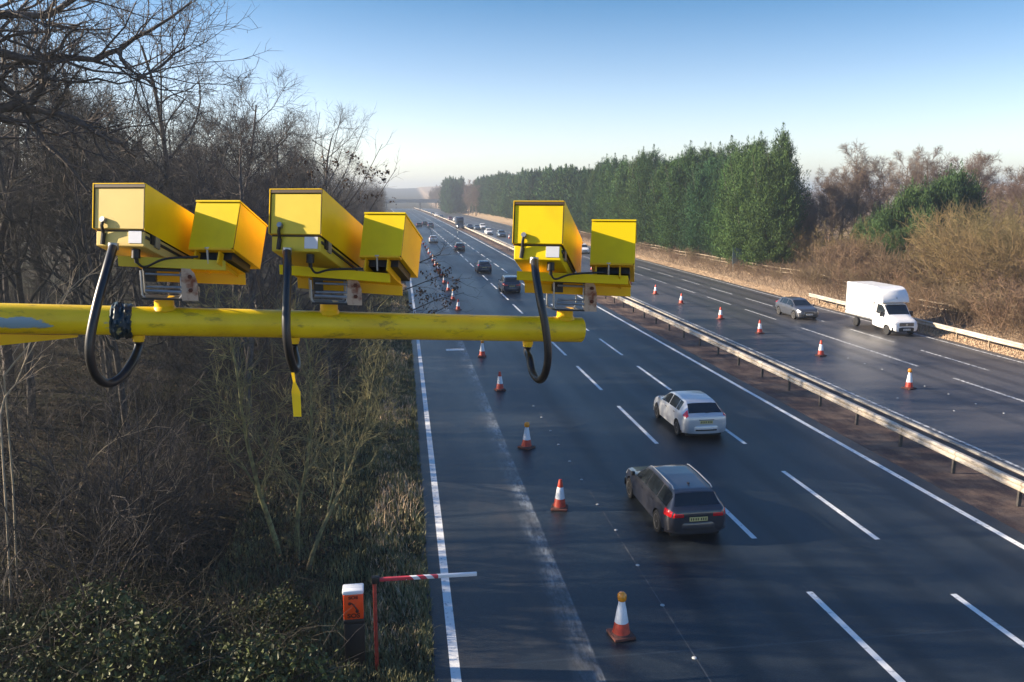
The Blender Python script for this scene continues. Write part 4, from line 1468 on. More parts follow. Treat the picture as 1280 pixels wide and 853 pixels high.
def num_plate(t, y, z, sgn, m, w_=.52, h_=.115, tilt=0):
    b = MB(); b.box(-w_ / 2, w_ / 2, -.008, .008, -h_ / 2, h_ / 2)
    o = b.build('number_plate', m, t, loc=(0, y, z)); o.rotation_euler = (tilt, 0, 0)
    c = MB()     # unreadable characters
    xs_ = [-.2, -.14, -.07, -.01, .08, .14, .20]
    for i, x in enumerate(xs_):
        c.box(x * w_ / .5 - .018, x * w_ / .5 + .012, sgn * .0085, sgn * .010, -h_ * .3, h_ * .3)
    c.build('characters', M['plate_txt'], o)
    return o


def make_car(kind, paint):
    t = thing(kind, None, 'car')
    if kind == 'estate_car':
        L, W, H, rw, wheels = 4.52, .91, 1.42, .325, (-1.36, 1.40)
        keys = [(-2.26, .86, .84, .66, .62, .55, .42), (-2.23, .93, .90, .76, .71, .66, .34), (-2.14, .99, .93, .84, .79, .74, .30), (-2.02, 1.17, .94, .885, .835, .66, .28), (-1.86, 1.36, .945, .90, .85, .60, .25), (-1.70, 1.395, .945, .905, .855, .59, .22),
                (-.6, 1.435, .94, .91, .86, .60, .19), (.15, 1.42, .925, .91, .86, .60, .19), (.45, 1.36, .92, .91, .855, .61, .19), (1.12, .985, .905, .905, .84, .72, .19), (1.30, .93, .88, .90, .83, .74, .19), (1.9, .84, .79, .87, .79, .70, .20), (2.12, .77, .73, .80, .72, .62, .22), (2.22, .68, .62, .70, .62, .5, .26), (2.26, .60, .56, .60, .55, .45, .32)]
        rwin = (-2.105, -1.885); wsc = (.50, 1.08); cowl = 1.02
        sw = [(-1.90, -1.15), (-1.08, -.18), (-.10, .86)]
    elif kind == 'hatchback_car':
        L, W, H, rw, wheels = 4.3, .92, 1.47, .32, (-1.28, 1.34)
        keys = [(-2.15, .84, .82, .68, .64, .58, .40), (-2.12, .95, .92, .78, .74, .70, .33), (-2.04, 1.02, .96, .86, .82, .76, .29), (-1.92, 1.12, .985, .90, .85, .72, .26), (-1.50, 1.385, .99, .915, .865, .63, .24), (-1.28, 1.44, .985, .92, .865, .62, .22),
                (-.5, 1.485, .97, .92, .865, .62, .19), (.15, 1.46, .955, .92, .865, .62, .19), (.42, 1.40, .95, .92, .86, .63, .19), (1.16, 1.00, .93, .91, .845, .74, .19), (1.32, .95, .90, .90, .83, .75, .19), (1.85, .86, .80, .87, .79, .70, .2), (2.02, .79, .74, .80, .72, .62, .22), (2.11, .69, .63, .70, .62, .5, .26), (2.15, .60, .56, .6, .55, .45, .32)]
        rwin = (-1.975, -1.53); wsc = (.47, 1.10); cowl = 1.05
        sw = [(-1.30, -.98), (-.92, -.12), (-.04, .90)]
    else:   # people carrier
        L, W, H, rw, wheels = 4.45, .93, 1.62, .33, (-1.30, 1.36)
        keys = [(-2.22, .86, .84, .68, .64, .58, .40), (-2.19, .98, .95, .78, .74, .70, .33), (-2.10, 1.08, 1.0, .87, .82, .77, .29), (-1.98, 1.30, 1.01, .91, .86, .70, .26), (-1.82, 1.54, 1.015, .925, .87, .66, .24), (-1.6, 1.59, 1.01, .93, .875, .65, .22),
                (-.5, 1.63, 1.0, .93, .875, .66, .2), (.2, 1.60, .985, .93, .875, .66, .2), (.5, 1.52, .98, .93, .87, .66, .2), (1.30, 1.04, .96, .92, .85, .76, .2), (1.45, .98, .93, .91, .84, .76, .2), (1.9, .88, .82, .88, .80, .71, .2), (2.08, .80, .75, .81, .73, .63, .22), (2.18, .70, .64, .71, .63, .5, .26), (2.22, .6, .56, .6, .55, .45, .32)]
        rwin = (-2.08, -1.86); wsc = (.56, 1.24); cowl = 1.2
        sw = [(-1.75, -1.05), (-.98, -.12), (-.04, 1.0)]
    cb = CarBody(keys)
    bd = cb.body('body', [paint, M['trim']], t, wheels, rw)
    lin = lambda a, b_, n_: list(np.linspace(a, b_, n_))
    # glass
    cb.patch('rear_window', M['glass'], t, lin(rwin[0], rwin[1], 7), [10.0, 10.4, 11, 11.5, 12 - 1e-4], off=.006, across=True)
    cb.patch('windscreen', M['glass'], t, lin(wsc[0], wsc[1], 9), [10.0, 10.4, 11, 11.5, 12 - 1e-4], off=.006, across=True)
    for s in (1, -1):
        for a, b_ in sw:
            cb.patch('side_window', M['glass'], t, lin(a, b_, 8), lin(6.25, 8.85, 6), (s,), off=.005)
        # door mirrors, handles, sill
        yb = cowl - .12
        p = cb.pt(yb, 6.0, s)
        b = MB(); b.box(-.11 if s < 0 else .0, 0 if s < 0 else .11, -.07, .05, 0, .14, bev=.03)
        b.build('door_mirror', M['trim'] if kind == 'estate_car' else paint, t, smooth=40, loc=(p.x + s * .05, p.y, p.z + .01))
        b = MB()
        for hy in (-.85, .12):
            p = cb.pt(hy, 4.6, s)
            b.box(p.x - .012, p.x + .012, hy - .09, hy + .09, p.z - .012, p.z + .014)
        b.build('door_handle', M['trim'], t)
        cb.patch('door_seam', M['trim'], t, [.985 * cowl - .004, .985 * cowl + .006], lin(2.2, 6, 8), (s,), off=.002)
        cb.patch('door_seam', M['trim'], t, [-.145, -.135], lin(2.2, 6, 8), (s,), off=.002)
        # lamps wrap the corners
        if kind == 'hatchback_car':
            cb.patch('tail_lamp', M['redlamp'], t, lin(-2.08, -1.80, 6), lin(5.0, 9.6, 6), (s,), off=.008)
        else:
            cb.patch('tail_lamp', M['redlamp'], t, lin(-2.24, -1.90, 6), lin(4.1, 6.0, 5), (s,), off=.008)
        cb.patch('headlight', M['headlamp'], t, lin(keys[-1][0] - .42, keys[-1][0] - .07, 6), lin(4.2, 6.3, 5), (s,), off=.008)
    y0, y1 = keys[0][0], keys[-1][0]
    # tail lamps, inner halves on the tailgate
    for s in (1, -1):
        b = MB()
        if kind != 'hatchback_car': b.box(min(s * .42, s * .70), max(s * .42, s * .70), y0 - .012, y0 + .09, .755, .86, bev=.012)
        else: b.box(min(s * .68, s * .76), max(s * .68, s * .76), y0 + .03, y0 + .12, .62, .70, bev=.012)
        b.build('tail_lamp', M['redlamp'], t, smooth=40)
    # bumpers
    def bumper(name, yc, sgn, w0, z0, z1, m):
        b = MB()
        us = lin(-1, 1, 15)
        prof = [(0.10, z0), (-.030, z0 + .01), (-.042, z0 + .05), (-.042, z1 - .06), (-.02, z1), (0.10, z1 + .02)]
        b.grid(lambda u, q: (w0 * u, yc + sgn * (-q[0]) - sgn * .30 * abs(u) ** 3.2, q[1]), us, prof, flip=sgn > 0)
        return b.build(name, m, t, smooth=60)
    bumper('rear_bumper', y0 + .0, -1, W * .985, .27, .60, paint)
    bumper('bumper_trim', y0 - .006, -1, W * .93, .40, .45, M['trim'])
    bumper('front_bumper', y1 - .03, 1, W * .97, .24, .50, paint)
    b = MB(); b.box(-.50, .50, y1 - .06, y1 + .055, .30, .42, bev=.015); b.build('air_intake', M['trim'], t, smooth=40)
    b = MB(); b.box(-.36, .36, y1 - .08, y1 + .035, .535, .635, bev=.015); b.build('grille', M['trim'], t, smooth=40)
    num_plate(t, y0 - .012, .70 if kind != 'hatchback_car' else .74, -1, M['plate_y'])
    num_plate(t, y1 + .062, .46, 1, M['plate_w'])
    b = MB(); b.box(-.31, .31, y0 - .014, y0 + .05, .775 if kind != 'hatchback_car' else .815, .80 if kind != 'hatchback_car' else .84, bev=.006); b.build('boot_trim', M['trim'], t)
    b = MB(); b.tube([(0, rwin[0] - .012, 1.02 if kind == 'estate_car' else 1.07), (.32, rwin[0] + .0, 1.04 if kind == 'estate_car' else 1.09)], .008, 6); b.build('rear_wiper', M['trim'], t)
    if kind == 'estate_car':
        for s in (1, -1):
            b = MB(); b.tube([(s * .56, -1.75, 1.40), (s * .56, -1.6, 1.455), (s * .57, -.6, 1.475), (s * .57, .1, 1.455), (s * .575, .25, 1.42)], .018, 8)
            b.build('roof_rail', M['rim'], t, smooth=60)
        b = MB(); b.hexa([(-.02, -1.42, 1.41), (.02, -1.42, 1.41), (.02, -1.28, 1.415), (-.02, -1.28, 1.415), (-.006, -1.46, 1.475), (.006, -1.46, 1.475), (.006, -1.42, 1.475), (-.006, -1.42, 1.475)])
        b.build('aerial_fin', paint, t)
    # dark underside
    b = MB(); b.box(-W * .78, W * .78, y0 + .25, y1 - .3, .14, .24); b.build('underbody', M['black'], t)
    add_wheels(t, wheels, W - .005, rw)
    return t


KIDS.clear()
EST = make_car('estate_car', M['p_estate'])
HAT = make_car('hatchback_car', M['p_silver'])
MPV = make_car('people_carrier', M['p_navy'])


def repaint(root, new, old):
    for ch in kids(root):
        for i, sl_ in enumerate(ch.material_slots):
            if sl_.material is old:
                sl_.link = 'OBJECT'; sl_.material = new


USED = {}


def put_car(src, x, y, rz, label, group=None, paint=None, old=None):
    first = src.name not in USED
    o = src if first else copy_tree(src)
    USED[src.name] = 1
    o.location = (x, y, 0.002); o.rotation_euler = (0, 0, rz)
    o['label'] = label
    if group: o['group'] = group
    elif 'group' in o: del o['group']
    if paint is not None and not first:
        repaint(o, paint, old)
    return o


# rear bumper positions read from the photograph
put_car(EST, 7.86, 20.75 + 2.3, rad(1.0), 'dark grey estate car with roof rails and red tail lamps, nearest of all cars')
put_car(HAT, 11.60, 30.1 + 2.2, rad(0.5), 'silver-white hatchback driving away in the middle lane ahead of the grey estate')
BL = put_car(HAT, 30.95, 59.7 + 2.2, rad(180), 'dark oncoming car on the far carriageway left of the white box van', None, M['p_black'], M['p_silver'])


def car_px(src, px, py, rz, label, group, paint, old, dy=2.2):
    p = gnd(px, py)
    return put_car(src, p[0], p[1] + (dy if rz == 0 else 0) + (0 if rz == 0 else 2.2), rz, label, group, paint, old)


GN, GF = 'cars driving away on the near carriageway', 'distant oncoming traffic on the far carriageway'
car_px(MPV, 640, 367, 0, 'dark tall car driving away beside the right yellow camera', GN, None, None)
car_px(HAT, 606, 342, 0, 'dark car driving away, second up the lane from the right yellow camera', GN, M['p_navy'], M['p_silver'])
car_px(EST, 575, 314.5, 0, 'dark hatch-backed car far up the middle lane below the crash barrier', GN, M['p_navy'], M['p_estate'])
car_px(HAT, 542, 304, 0, 'silver car far up the left lane right of the middle illuminator', GN, M['p_silver'], M['p_silver'])
car_px(MPV, 538.5, 285, 0, 'pale blue-grey car in the far distance of the near carriageway', GN, M['p_blue'], M['p_navy'])
car_px(EST, 531, 282, 0, 'tiny dark car left of the pale one in the far distance of the near carriageway', GN, M['p_navy'], M['p_estate'])
car_px(EST, 524, 284, 0, 'tiny dark car close above the middle yellow illuminator', GN, M['p_navy'], M['p_estate'])
for px, py, src, pt, old, lab in [(731, 318, MPV, M['p_white'], M['p_navy'], 'white oncoming car seen between the right camera and its illuminator'),
                                  (628, 297, MPV, M['p_blue'], M['p_navy'], 'blue-grey oncoming car just left of the right yellow camera'),
                                  (612, 294, HAT, M['p_white'], M['p_silver'], 'white oncoming car, second left of the right yellow camera'),
                                  (597, 288, HAT, M['p_blue'], M['p_silver'], 'dark oncoming car right of the distant lorry'),
                                  (588, 287, EST, M['p_navy'], M['p_estate'], 'dark low oncoming car close behind the distant lorry'),
                                  (604, 287, MPV, M['p_white'], M['p_navy'], 'pale oncoming car between the two dark ones beyond the barrier'),
                                  (563, 276, MPV, M['p_red'], M['p_navy'], 'reddish oncoming car left of the distant lorry'),
                                  (570, 277, HAT, M['p_white'], M['p_silver'], 'white oncoming car just left of the distant lorry'),
                                  (552, 273, HAT, M['p_blue'], M['p_silver'], 'tiny dark oncoming car in the haze by the barrier end'),
                                  (546, 271, MPV, M['p_white'], M['p_navy'], 'tiny white oncoming car in the haze right of the bridge'),
                                  (541, 269, EST, M['p_navy'], M['p_estate'], 'tiny dark oncoming car nearest the far bridge')]:
    car_px(src, px, py, math.pi, lab, GF, pt, old)

# ------------------------------------------------------------------ box van
def make_van(paint):
    t = thing('box_van', None, 'van')
    # front = +y ; overall length 6.3
    prof = []
    w_ = 1.02
    b = MB()
    # cargo body with a rounded spoiler over the cab
    sec = [(-3.0, .95, 3.10), (-2.98, .93, 3.14), (1.0, .93, 3.16), (1.35, 1.0, 3.15), (1.62, 2.15, 3.07), (1.86, 2.18, 2.92), (2.02, 2.22, 2.68), (2.10, 2.26, 2.42)]
    sec = [(-3.0, .80, 3.16), (.62, .80, 3.18), (.64, 2.10, 3.18), (.90, 2.10, 3.16), (1.16, 2.11, 3.08), (1.40, 2.12, 2.93), (1.60, 2.13, 2.72), (1.74, 2.15, 2.47), (1.80, 2.16, 2.30), (1.81, 2.17, 2.22)]
    V, Fs = [], []
    for (y, z0, z1) in sec:
        nar = 1.0 if y < 1.2 else 1.0 - .06 * (y - 1.2)
        ch = .05
        ww = w_ * nar
        V += [(-ww, y, z0), (-ww, y, z1 - ch), (-ww + ch, y, z1), (ww - ch, y, z1), (ww, y, z1 - ch), (ww, y, z0)]
    for i in range(len(sec) - 1):
        for j in range(6):
            Fs.append((i * 6 + j, i * 6 + (j + 1) % 6, (i + 1) * 6 + (j + 1) % 6, (i + 1) * 6 + j))
    Fs.append((0, 5, 4, 3, 2, 1)); Fs.append(tuple((len(sec) - 1) * 6 + j for j in range(6)))
    b.add(V, Fs)
    o = b.build('cargo_box', paint, t)
    bm = bmesh.new(); bm.from_mesh(o.data); bmesh.ops.recalc_face_normals(bm, faces=bm.faces); bm.to_mesh(o.data); bm.free()
    o.data.polygons.foreach_set('use_smooth', [True] * len(o.data.polygons)); o.data.set_sharp_from_angle(angle=rad(35))
    b = MB(); b.box(-.98, .98, -2.95, .55, .70, .797); b.box(-.45, -.35, -2.9, 1.0, .55, .80); b.box(.35, .45, -2.9, 1.0, .55, .80); b.build('chassis', M['trim'], t)
    keys = [(.66, 2.10, 1.30, 1.0, .985, .86, .42), (1.35, 2.10, 1.28, 1.0, .98, .86, .36), (1.62, 2.08, 1.26, 1.0, .97, .85, .36), (2.32, 1.36, 1.20, .985, .93, .84, .36), (2.50, 1.26, 1.14, .97, .91, .82, .36), (2.98, 1.10, 1.02, .94, .87, .78, .34), (3.14, 1.00, .94, .88, .82, .72, .34), (3.22, .84, .78, .80, .76, .66, .34), (3.25, .70, .66, .74, .7, .6, .36)]
    cb = CarBody(keys)
    rw = .34
    cb.body('cab', [paint, M['trim']], t, (2.42,), rw)
    lin = lambda a, b_, n_: list(np.linspace(a, b_, n_))
    cb.patch('windscreen', M['glass'], t, lin(1.70, 2.28, 8), [10.0, 10.4, 11, 11.5, 12 - 1e-4], off=.008, across=True)
    for s in (1, -1):
        cb.patch('side_window', M['glass'], t, lin(1.02, 1.98, 8), lin(6.3, 8.8, 6), (s,), off=.007)
        cb.patch('door_seam', M['trim'], t, [.96, .972], lin(2.2, 8.9, 10), (s,), off=.003)
        cb.patch('headlight', M['headlamp'], t, lin(2.92, 3.18, 5), lin(4.3, 7.2, 5), (s,), off=.012)
        p = cb.pt(1.95, 6.2, s)
        b = MB(); b.box(-.02 if s > 0 else -.24, .24 if s > 0 else .02, -.06, .05, -.05, .30, bev=.04); b.build('door_mirror', M['trim'], t, smooth=40, loc=(p.x + s * .06, p.y, p.z))
        b = MB(); b.box(s * .99 - .03, s * .99 + .03, -2.95, -2.85, .98, 1.10); b.build('marker_lamp', M['redlamp'], t)
        b = MB(); b.box(min(s * .70, s * 1.0), max(s * .70, s * 1.0), -3.0, -2.93, .70, .92); b.build('mudguard', M['black'], t)
    us = lin(-1, 1, 13)
    b = MB(); prof = [(.12, .33), (-.05, .34), (-.07, .40), (-.07, .58), (-.03, .63), (.12, .64)]
    b.grid(lambda u, q: (.97 * u, 3.23 - q[0] - .25 * abs(u) ** 3, q[1]), us, prof, flip=True); b.build('front_bumper', M['trim'], t, smooth=50)
    b = MB(); b.box(-.52, .52, 3.10, 3.262, .70, .93, bev=.02)
    b.build('grille', M['trim'], t, smooth=40)
    b = MB()
    for z in (.76, .82, .88): b.box(-.50, .50, 3.262, 3.268, z - .006, z + .006)
    b.lathe([(.0, -.008), (.075, -.006), (.075, .006), (0, .008)], 16, T=Matrix.Translation((0, 3.272, .815)) @ RX)
    b.build('badge', M['rim'], t, smooth=40)
    num_plate(t, 3.31, .48, 1, M['plate_w'])
    for s in (1, -1):
        b = MB(); b.box(min(s * 1.0203, s * 1.026), max(s * 1.0203, s * 1.026), -2.98, .60, .81, .87)
        b.box(min(s * 1.0203, s * 1.026), max(s * 1.0203, s * 1.026), -2.985, -2.93, .872, 3.08)
        b.build('edge_trim', M['steel'], t)
    b = MB(); b.box(-.03, .03, 1.80, 1.90, 2.46, 2.50); b.build('roof_lamp', M['trim'], t)
    for wy, xw in ((2.42, .96), (-1.55, .98)):
        for s in (-1, 1):
            T = Matrix.Rotation(rad(90) * s, 4, 'Y')
            b = MB(); b.lathe([(rw * .6, -.11), (rw * .93, -.11), (rw, -.08), (rw, .08), (rw * .93, .11), (rw * .6, .11)], 26, T=T)
            wh = b.build('wheel', M['tyre'], t, smooth=40, loc=(s * (xw - .11), wy, rw))
            r = MB(); r.lathe([(rw * .62, .08), (rw * .63, .105), (rw * .5, .06), (rw * .2, .06), (rw * .15, .09), (.01, .09)], 20, T=T); r.build('rim', M['rim'], wh, smooth=40)
    return t


VAN = make_van(M['p_white'])
VAN.location = (33.95, 51.8 + 3.3, 0.002); VAN.rotation_euler = (0, 0, rad(180))
VAN['label'] = 'white box van with a rounded cargo body driving towards the camera on the far carriageway'
p = gnd(575.5, 287)
lo = copy_tree(VAN)
lo.location = (p[0], p[1] + 3, 0.002); lo.rotation_euler = (0, 0, math.pi); lo.scale = (1.05, 1.1, 1.1)
lo['label'] = 'dark blue lorry, tallest vehicle in the distant oncoming traffic'; lo['category'] = 'lorry'
lo['group'] = GF
repaint(lo, M['p_navy'], M['p_white'])
lo.name = 'lorry'

# ------------------------------------------------------------------ the yellow arm with its three cameras
A0 = atD(0, 398, 3.12); A1 = atD(727, 412.5, 3.83)
adir = unit(A1 - A0)
AR = 0.0575
an = np.cross(adir, [0, 0, 1.0]); an = unit(an)        # roughly towards the viewer (-y)
if an[1] > 0: an = -an
au = np.cross(an, adir)
if au[2] < 0: au = -au


def onarm(x):
    lo_, hi_ = -1.0, 2.0
    for _ in range(50):
        m_ = (lo_ + hi_) / 2
        P = A0 + (A1 - A0) * m_ - Cv
        if 640 + F_PX * (P @ Rv) / (P @ Fv) < x: lo_ = m_
        else: hi_ = m_
    return A0 + (A1 - A0) * lo_


MAST = A0 - adir * 2.2
gz = terrain(MAST[0], MAST[1])
gan = thing('camera_gantry', 'long yellow tubular arm with flaked paint carrying the three cameras', 'gantry arm', (0, 0, 0))
b = MB(); b.tube([A0 - adir * 2.2, A0 - adir * 1.0, A0, onarm(300), onarm(560), A1 - adir * .004], AR, 40)
b.tube([A1 - adir * .006, A1], [AR, AR * .93], 40)
b.build('arm', M['arm'], gan, smooth=40)
b = MB(); b.lathe([(.16, gz - .5), (.13, MAST[2] + .25), (.125, MAST[2] + .27)], 28, T=Matrix.Translation((MAST[0], MAST[1], 0))); b.build('mast', M['yellow'], gan, smooth=40)
# triangular stiffener under the arm, running back to the mast
g0, g1 = onarm(97), A0 - adir * 2.1
b = MB()
v8 = []
for s in (.008, -.008):
    v8 += [g0 - au * (AR + .002) + an * s, g0 - au * (AR + .010) + an * s, g1 - au * (AR + .33) + an * s, g1 - au * (AR + .002) + an * s]
b.hexa(v8); b.build('stiffener', M['yellow'], gan)
# tape wrapped round the arm
b = MB()
tp0, tp1 = onarm(138.5), onarm(167.5)
rg = np.random.default_rng(8)
us = np.linspace(0, 1, 13); qs = np.linspace(0, 2 * math.pi, 37)
bump_ = rg.uniform(0, 1, (13, 37)); bump_[:, -1] = bump_[:, 0]


def tape(i, j):
    r = AR + .003 + .012 * bump_[i, j] ** 2 + (.007 if i in (3, 4, 8) else 0)
    if i in (0, 12): r = AR - .004
    P = tp0 + (tp1 - tp0) * (us[i] + (bump_[i, j] - .5) * .05)
    return P + (an * math.cos(qs[j]) + au * math.sin(qs[j])) * r


b.grid(tape, list(range(13)), list(range(37)))
tape_m = mat('blue_black_tape', (0.010, 0.030, 0.048), 0.45, col2=(0.36, 0.32, 0.12), scale=17, sharp=(0.33, 0.37), detail=6, bump=0.6)
b.build('tape_wrap', tape_m, gan, smooth=22)


def fr(ax):
    d = unit(ray(*ax)); s = unit(np.array([d[1], -d[0], 0])); u = np.cross(s, d)
    return d, s, u


def quad_box(b, o, s, u, d, w0, w1, h0, h1, l0, l1, mi=0, tr=None):
    """box spanned by side s, up u, axis d from origin o"""
    P = lambda a, c, e_: o + s * a + u * c + d * e_
    b.hexa([P(w0, h0, l0), P(w1, h0, l0), P(w1, h1, l0), P(w0, h1, l0), P(w0, h0, l1), P(w1, h0, l1), P(w1, h1, l1), P(w0, h1, l1)], mi)


def bez(pts, n=40):
    """Catmull-Rom through the points"""
    P = [np.array(p, float) for p in pts]
    P = [2 * P[0] - P[1]] + P + [2 * P[-1] - P[-2]]
    out = []
    for i in range(1, len(P) - 2):
        for t in np.linspace(0, 1, max(2, n // (len(P) - 3)), endpoint=False):
            out.append(.5 * ((2 * P[i]) + (-P[i - 1] + P[i + 1]) * t + (2 * P[i - 1] - 5 * P[i] + 4 * P[i + 1] - P[i + 2]) * t * t + (-P[i - 1] + 3 * P[i] - 3 * P[i + 1] + P[i + 2]) * t ** 3))
    out.append(P[-2])
    return out


def camera_unit(label, cam_px, Dc, W, H, ill_px, Di, Wi, Hi, Li, tray_px, Dt, stub_x, gland, rear_m, base_m, cable, cable_in, shield_m, tray_m):
    t = thing('speed_camera', label, 'traffic camera', tuple(onarm(stub_x) + au * AR), 0, 'enforcement cameras on the yellow arm')
    loc = np.array(t.location)
    L = lambda p: p - loc
    d, s, u = fr((905, 695))
    dh = unit(np.array([d[0], d[1], 0]))
    ur = unit(np.array([0, 0, 1.0]) * math.cos(rad(8)) + dh * math.sin(rad(8)))       # rear plate leans only a little
    TL = L(atD(*cam_px, Dc))
    LEN = .46
    hs = .735 * H              # height of the lid above the seam
    th = .0028
    # --- sun shield lid: two cheeks, a roof, proud of the rear panel by a lip
    b = MB()
    lip = .006
    quad_box(b, TL, s, ur, d, 0, th, -hs, 0, 0, LEN)
    quad_box(b, TL, s, ur, d, W - th, W, -hs - .004, -.0004, lip - .002, LEN)
    quad_box(b, TL, s, ur, d, th + .0005, W - th - .0005, -th, -.0005, 0, LEN + .05)
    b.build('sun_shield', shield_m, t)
    b = MB()
    quad_box(b, TL, s, ur, d, th + .001, W - th - .001, -hs + .002, -th - .016, lip, lip + .012)
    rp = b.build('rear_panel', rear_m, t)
    b = MB()
    quad_box(b, TL, s, ur, d, th + .0006, W - .0004, -th - .013, -th - .0006, .0015, lip + .006)  # dark strip painting the shade under the roof lip
    quad_box(b, TL, s, ur, d, th + .0004, th + .004, -hs + .002, -th - .0135, .003, lip - .0005)
    quad_box(b, TL, s, ur, d, W - th - .003, W - th - .0006, -hs + .002, -th - .0135, lip - .0035, lip - .0005)
    quad_box(b, TL, s, ur, d, .006, W - .010, -hs - .0046, -hs + .0015, .0185, .03)
    quad_box(b, TL, s, ur, d, th + .014, W - th - .014, -hs + .004, -.03, lip + .014, LEN - .05)
    b.build('lip_shade_gaps', M['lip_shade_gaps'], t)
    # --- base box under the seam
    b = MB()
    quad_box(b, TL, s, ur, d, .006, W - .010, -H, -hs - .005, .016, LEN - .08)
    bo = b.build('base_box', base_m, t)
    b = MB()
    quad_box(b, TL, s, ur, d, W - .009, W - .004, -hs - .030, -hs - .020, .02, LEN - .10)
    b.build('seam_strip', M['trim'], t)
    bv = bo.modifiers.new('bevel', 'BEVEL'); bv.width = .004; bv.segments = 2
    # lock with its hanging strap
    P = lambda a, c, e_: TL + s * a + ur * c + d * e_
    b = MB(); b.tube([P(.052, -.60 * H, lip - .016), P(.052, -.60 * H, lip + .004)], .011, 12); b.build('lock', M['steel'], t, smooth=40)
    b = MB(); b.tube([P(.052, -.615 * H, lip - .010), P(.049, -.70 * H, lip - .012), P(.046, -.80 * H, .006)], .0065, 8); b.tube([P(.046, -.80 * H, .008), P(.040, -.98 * H, .010)], .009, 8); b.build('lock_strap', M['black'], t, smooth=40)
    b = MB(); quad_box(b, TL, s, ur, d, W * .66, W * .66 + .058, -H + .012, -H + .058, .0135, .0158); b.build('label_plate', M['label_white'], t)
    # side latch
    b = MB(); quad_box(b, TL, s, ur, d, W - .011, W - .001, -hs - .045, -hs + .012, .07, .098); b.build('side_latch', M['steel'], t)
    b = MB(); quad_box(b, TL, s, ur, d, W - .010, W - .002, -hs - .040, -hs - .0, .048, .066); b.build('latch_keeper', M['trim'], t)
    # glands below
    g0_ = L(atD(gland[0], gland[1], Dc - .03))
    b = MB(); b.tube([g0_, g0_ - ur * .026], .019, 16); b.build('cable_gland', M['steel'], t, smooth=40)
    b = MB(); b.tube([P(.165, -H, .045), P(.165, -H - .035, .045)], .016, 14); b.tube([P(.165, -H - .034, .045), P(.165, -H - .05, .05)], .008, 10); b.build('connector', M['black'], t, smooth=40)
    # thin lead to the illuminator
    T0, T1 = L(atD(*tray_px[0], Dt)), L(atD(*tray_px[1], Dt + .10))
    e0 = P(.165, -H - .05, .05)
    m_ = T0 * .55 + T1 * .45 + np.array([0, 0, .004]) - an * -.02
    b = MB(); b.tube(bez([e0, e0 * .72 + m_ * .28 - np.array([0, 0, .022]), m_ + an * .03 - np.array([0, 0, .004]), T0 * .25 + T1 * .75 + an * .02 + np.array([0, 0, .012])], 30), .0045, 8); b.build('thin_lead', M['black'], t, smooth=60)
    # --- tray: near lip, plate, far lip
    ts = unit(T1 - T0); TW = np.linalg.norm(T1 - T0)
    td = d
    tu = unit(np.cross(ts, td))
    if tu[2] < 0: tu = -tu
    zz = np.array([0, 0, 1.0])
    b = MB()
    quad_box(b, T0, ts, zz, td, 0, TW, -.038, 0, 0, .006)
    b.build('front_lip', tray_m, t)
    b = MB()
    quad_box(b, T0, ts, zz, td, .001, TW - .001, -.006, -.001, .0065, .150)
    quad_box(b, T0, ts, zz, td, 0.0, TW - .004, -.048, -.001, .1505, .157)
    b.build('tray', M['yellow'], t)
    # --- illuminator
    di, si, ui = fr((800, 700))
    IL = L(atD(*ill_px, Di))
    b = MB(); quad_box(b, IL, si, ui, di, .003, Wi - .003, -Hi, -.007, .004, Li); io = b.build('illuminator', M['yellow_lit'], t)
    b = MB(); quad_box(b, IL, si, ui, di, .0, Wi, -Hi - .001, -.010, 0, .0038); b.build('illuminator_rear', M['yellow_shaded'], t)
    b = MB(); quad_box(b, IL, si, ui, di, -.001, Wi + .0012, -.0065, 0.0, -.005, Li + .004); b.build('illuminator_hood', M['yellow_shaded'], t)
    b = MB(); quad_box(b, IL, si, ui, di, .001, Wi - .0008, -Hi - .003, -.012, .0058, .0105); b.build('illuminator_gasket', M['trim'], t)
    b = MB(); quad_box(b, IL, si, ui, di, .022, Wi - .022, -Hi - .034, -Hi - .002, .045, Li - .05); b.build('illuminator_foot', M['trim'], t)
    # support: two yellow tongues and a bolt
    b = MB()
    quad_box(b, IL, si, ui, di, .0, Wi * .97, -Hi - .010, -Hi - .0015, -.002, .03)
    for q in (.12, .66):
        quad_box(b, IL, si, ui, di, Wi * q, Wi * q + .006, -Hi - .062, -Hi - .011, .01, Li * .72)
    b.build('illuminator_bracket', M['yellow'], t)
    c0 = IL + si * Wi * .42 - ui * (Hi + .008) + di * .004
    b = MB(); b.tube([c0 + zz * .008, c0 - zz * .055], .0045, 10); b.tube([c0 + zz * .010, c0 + zz * .004], .010, 6); b.build('bolt', M['steel'], t)
    # --- stainless clamp frame between arm stub and tray
    S0 = L(onarm(stub_x))
    zt_ = (T0 * .5 + T1 * .5)[2] - .050
    zb_ = S0[2] + AR + .040
    b = MB(); b.lathe([(.037, S0[2] + AR * .5), (.037, S0[2] + AR + .035), (.040, S0[2] + AR + .036), (.040, S0[2] + AR + .042)], 24, T=Matrix.Translation((S0[0], S0[1], 0)))
    b.lathe([(.046, S0[2] + AR * .82), (.041, S0[2] + AR + .002), (.0375, S0[2] + AR + .006)], 24, T=Matrix.Translation((S0[0], S0[1], 0)))
    b.build('stub', M['yellow'], t, smooth=40)
    hw = .072
    c_ = np.array([S0[0], S0[1], 0])
    b = MB()
    for dy in (-.045, .045):
        o_ = c_ + an * dy
        pts = [o_ - adir * hw + zz * zt_, o_ - adir * hw + zz * (zb_ + .012), o_ - adir * (hw - .012) + zz * zb_, o_ + adir * (hw - .012) + zz * zb_, o_ + adir * hw + zz * (zb_ + .012), o_ + adir * hw + zz * zt_]
        b.tube(pts, .0042, 8)
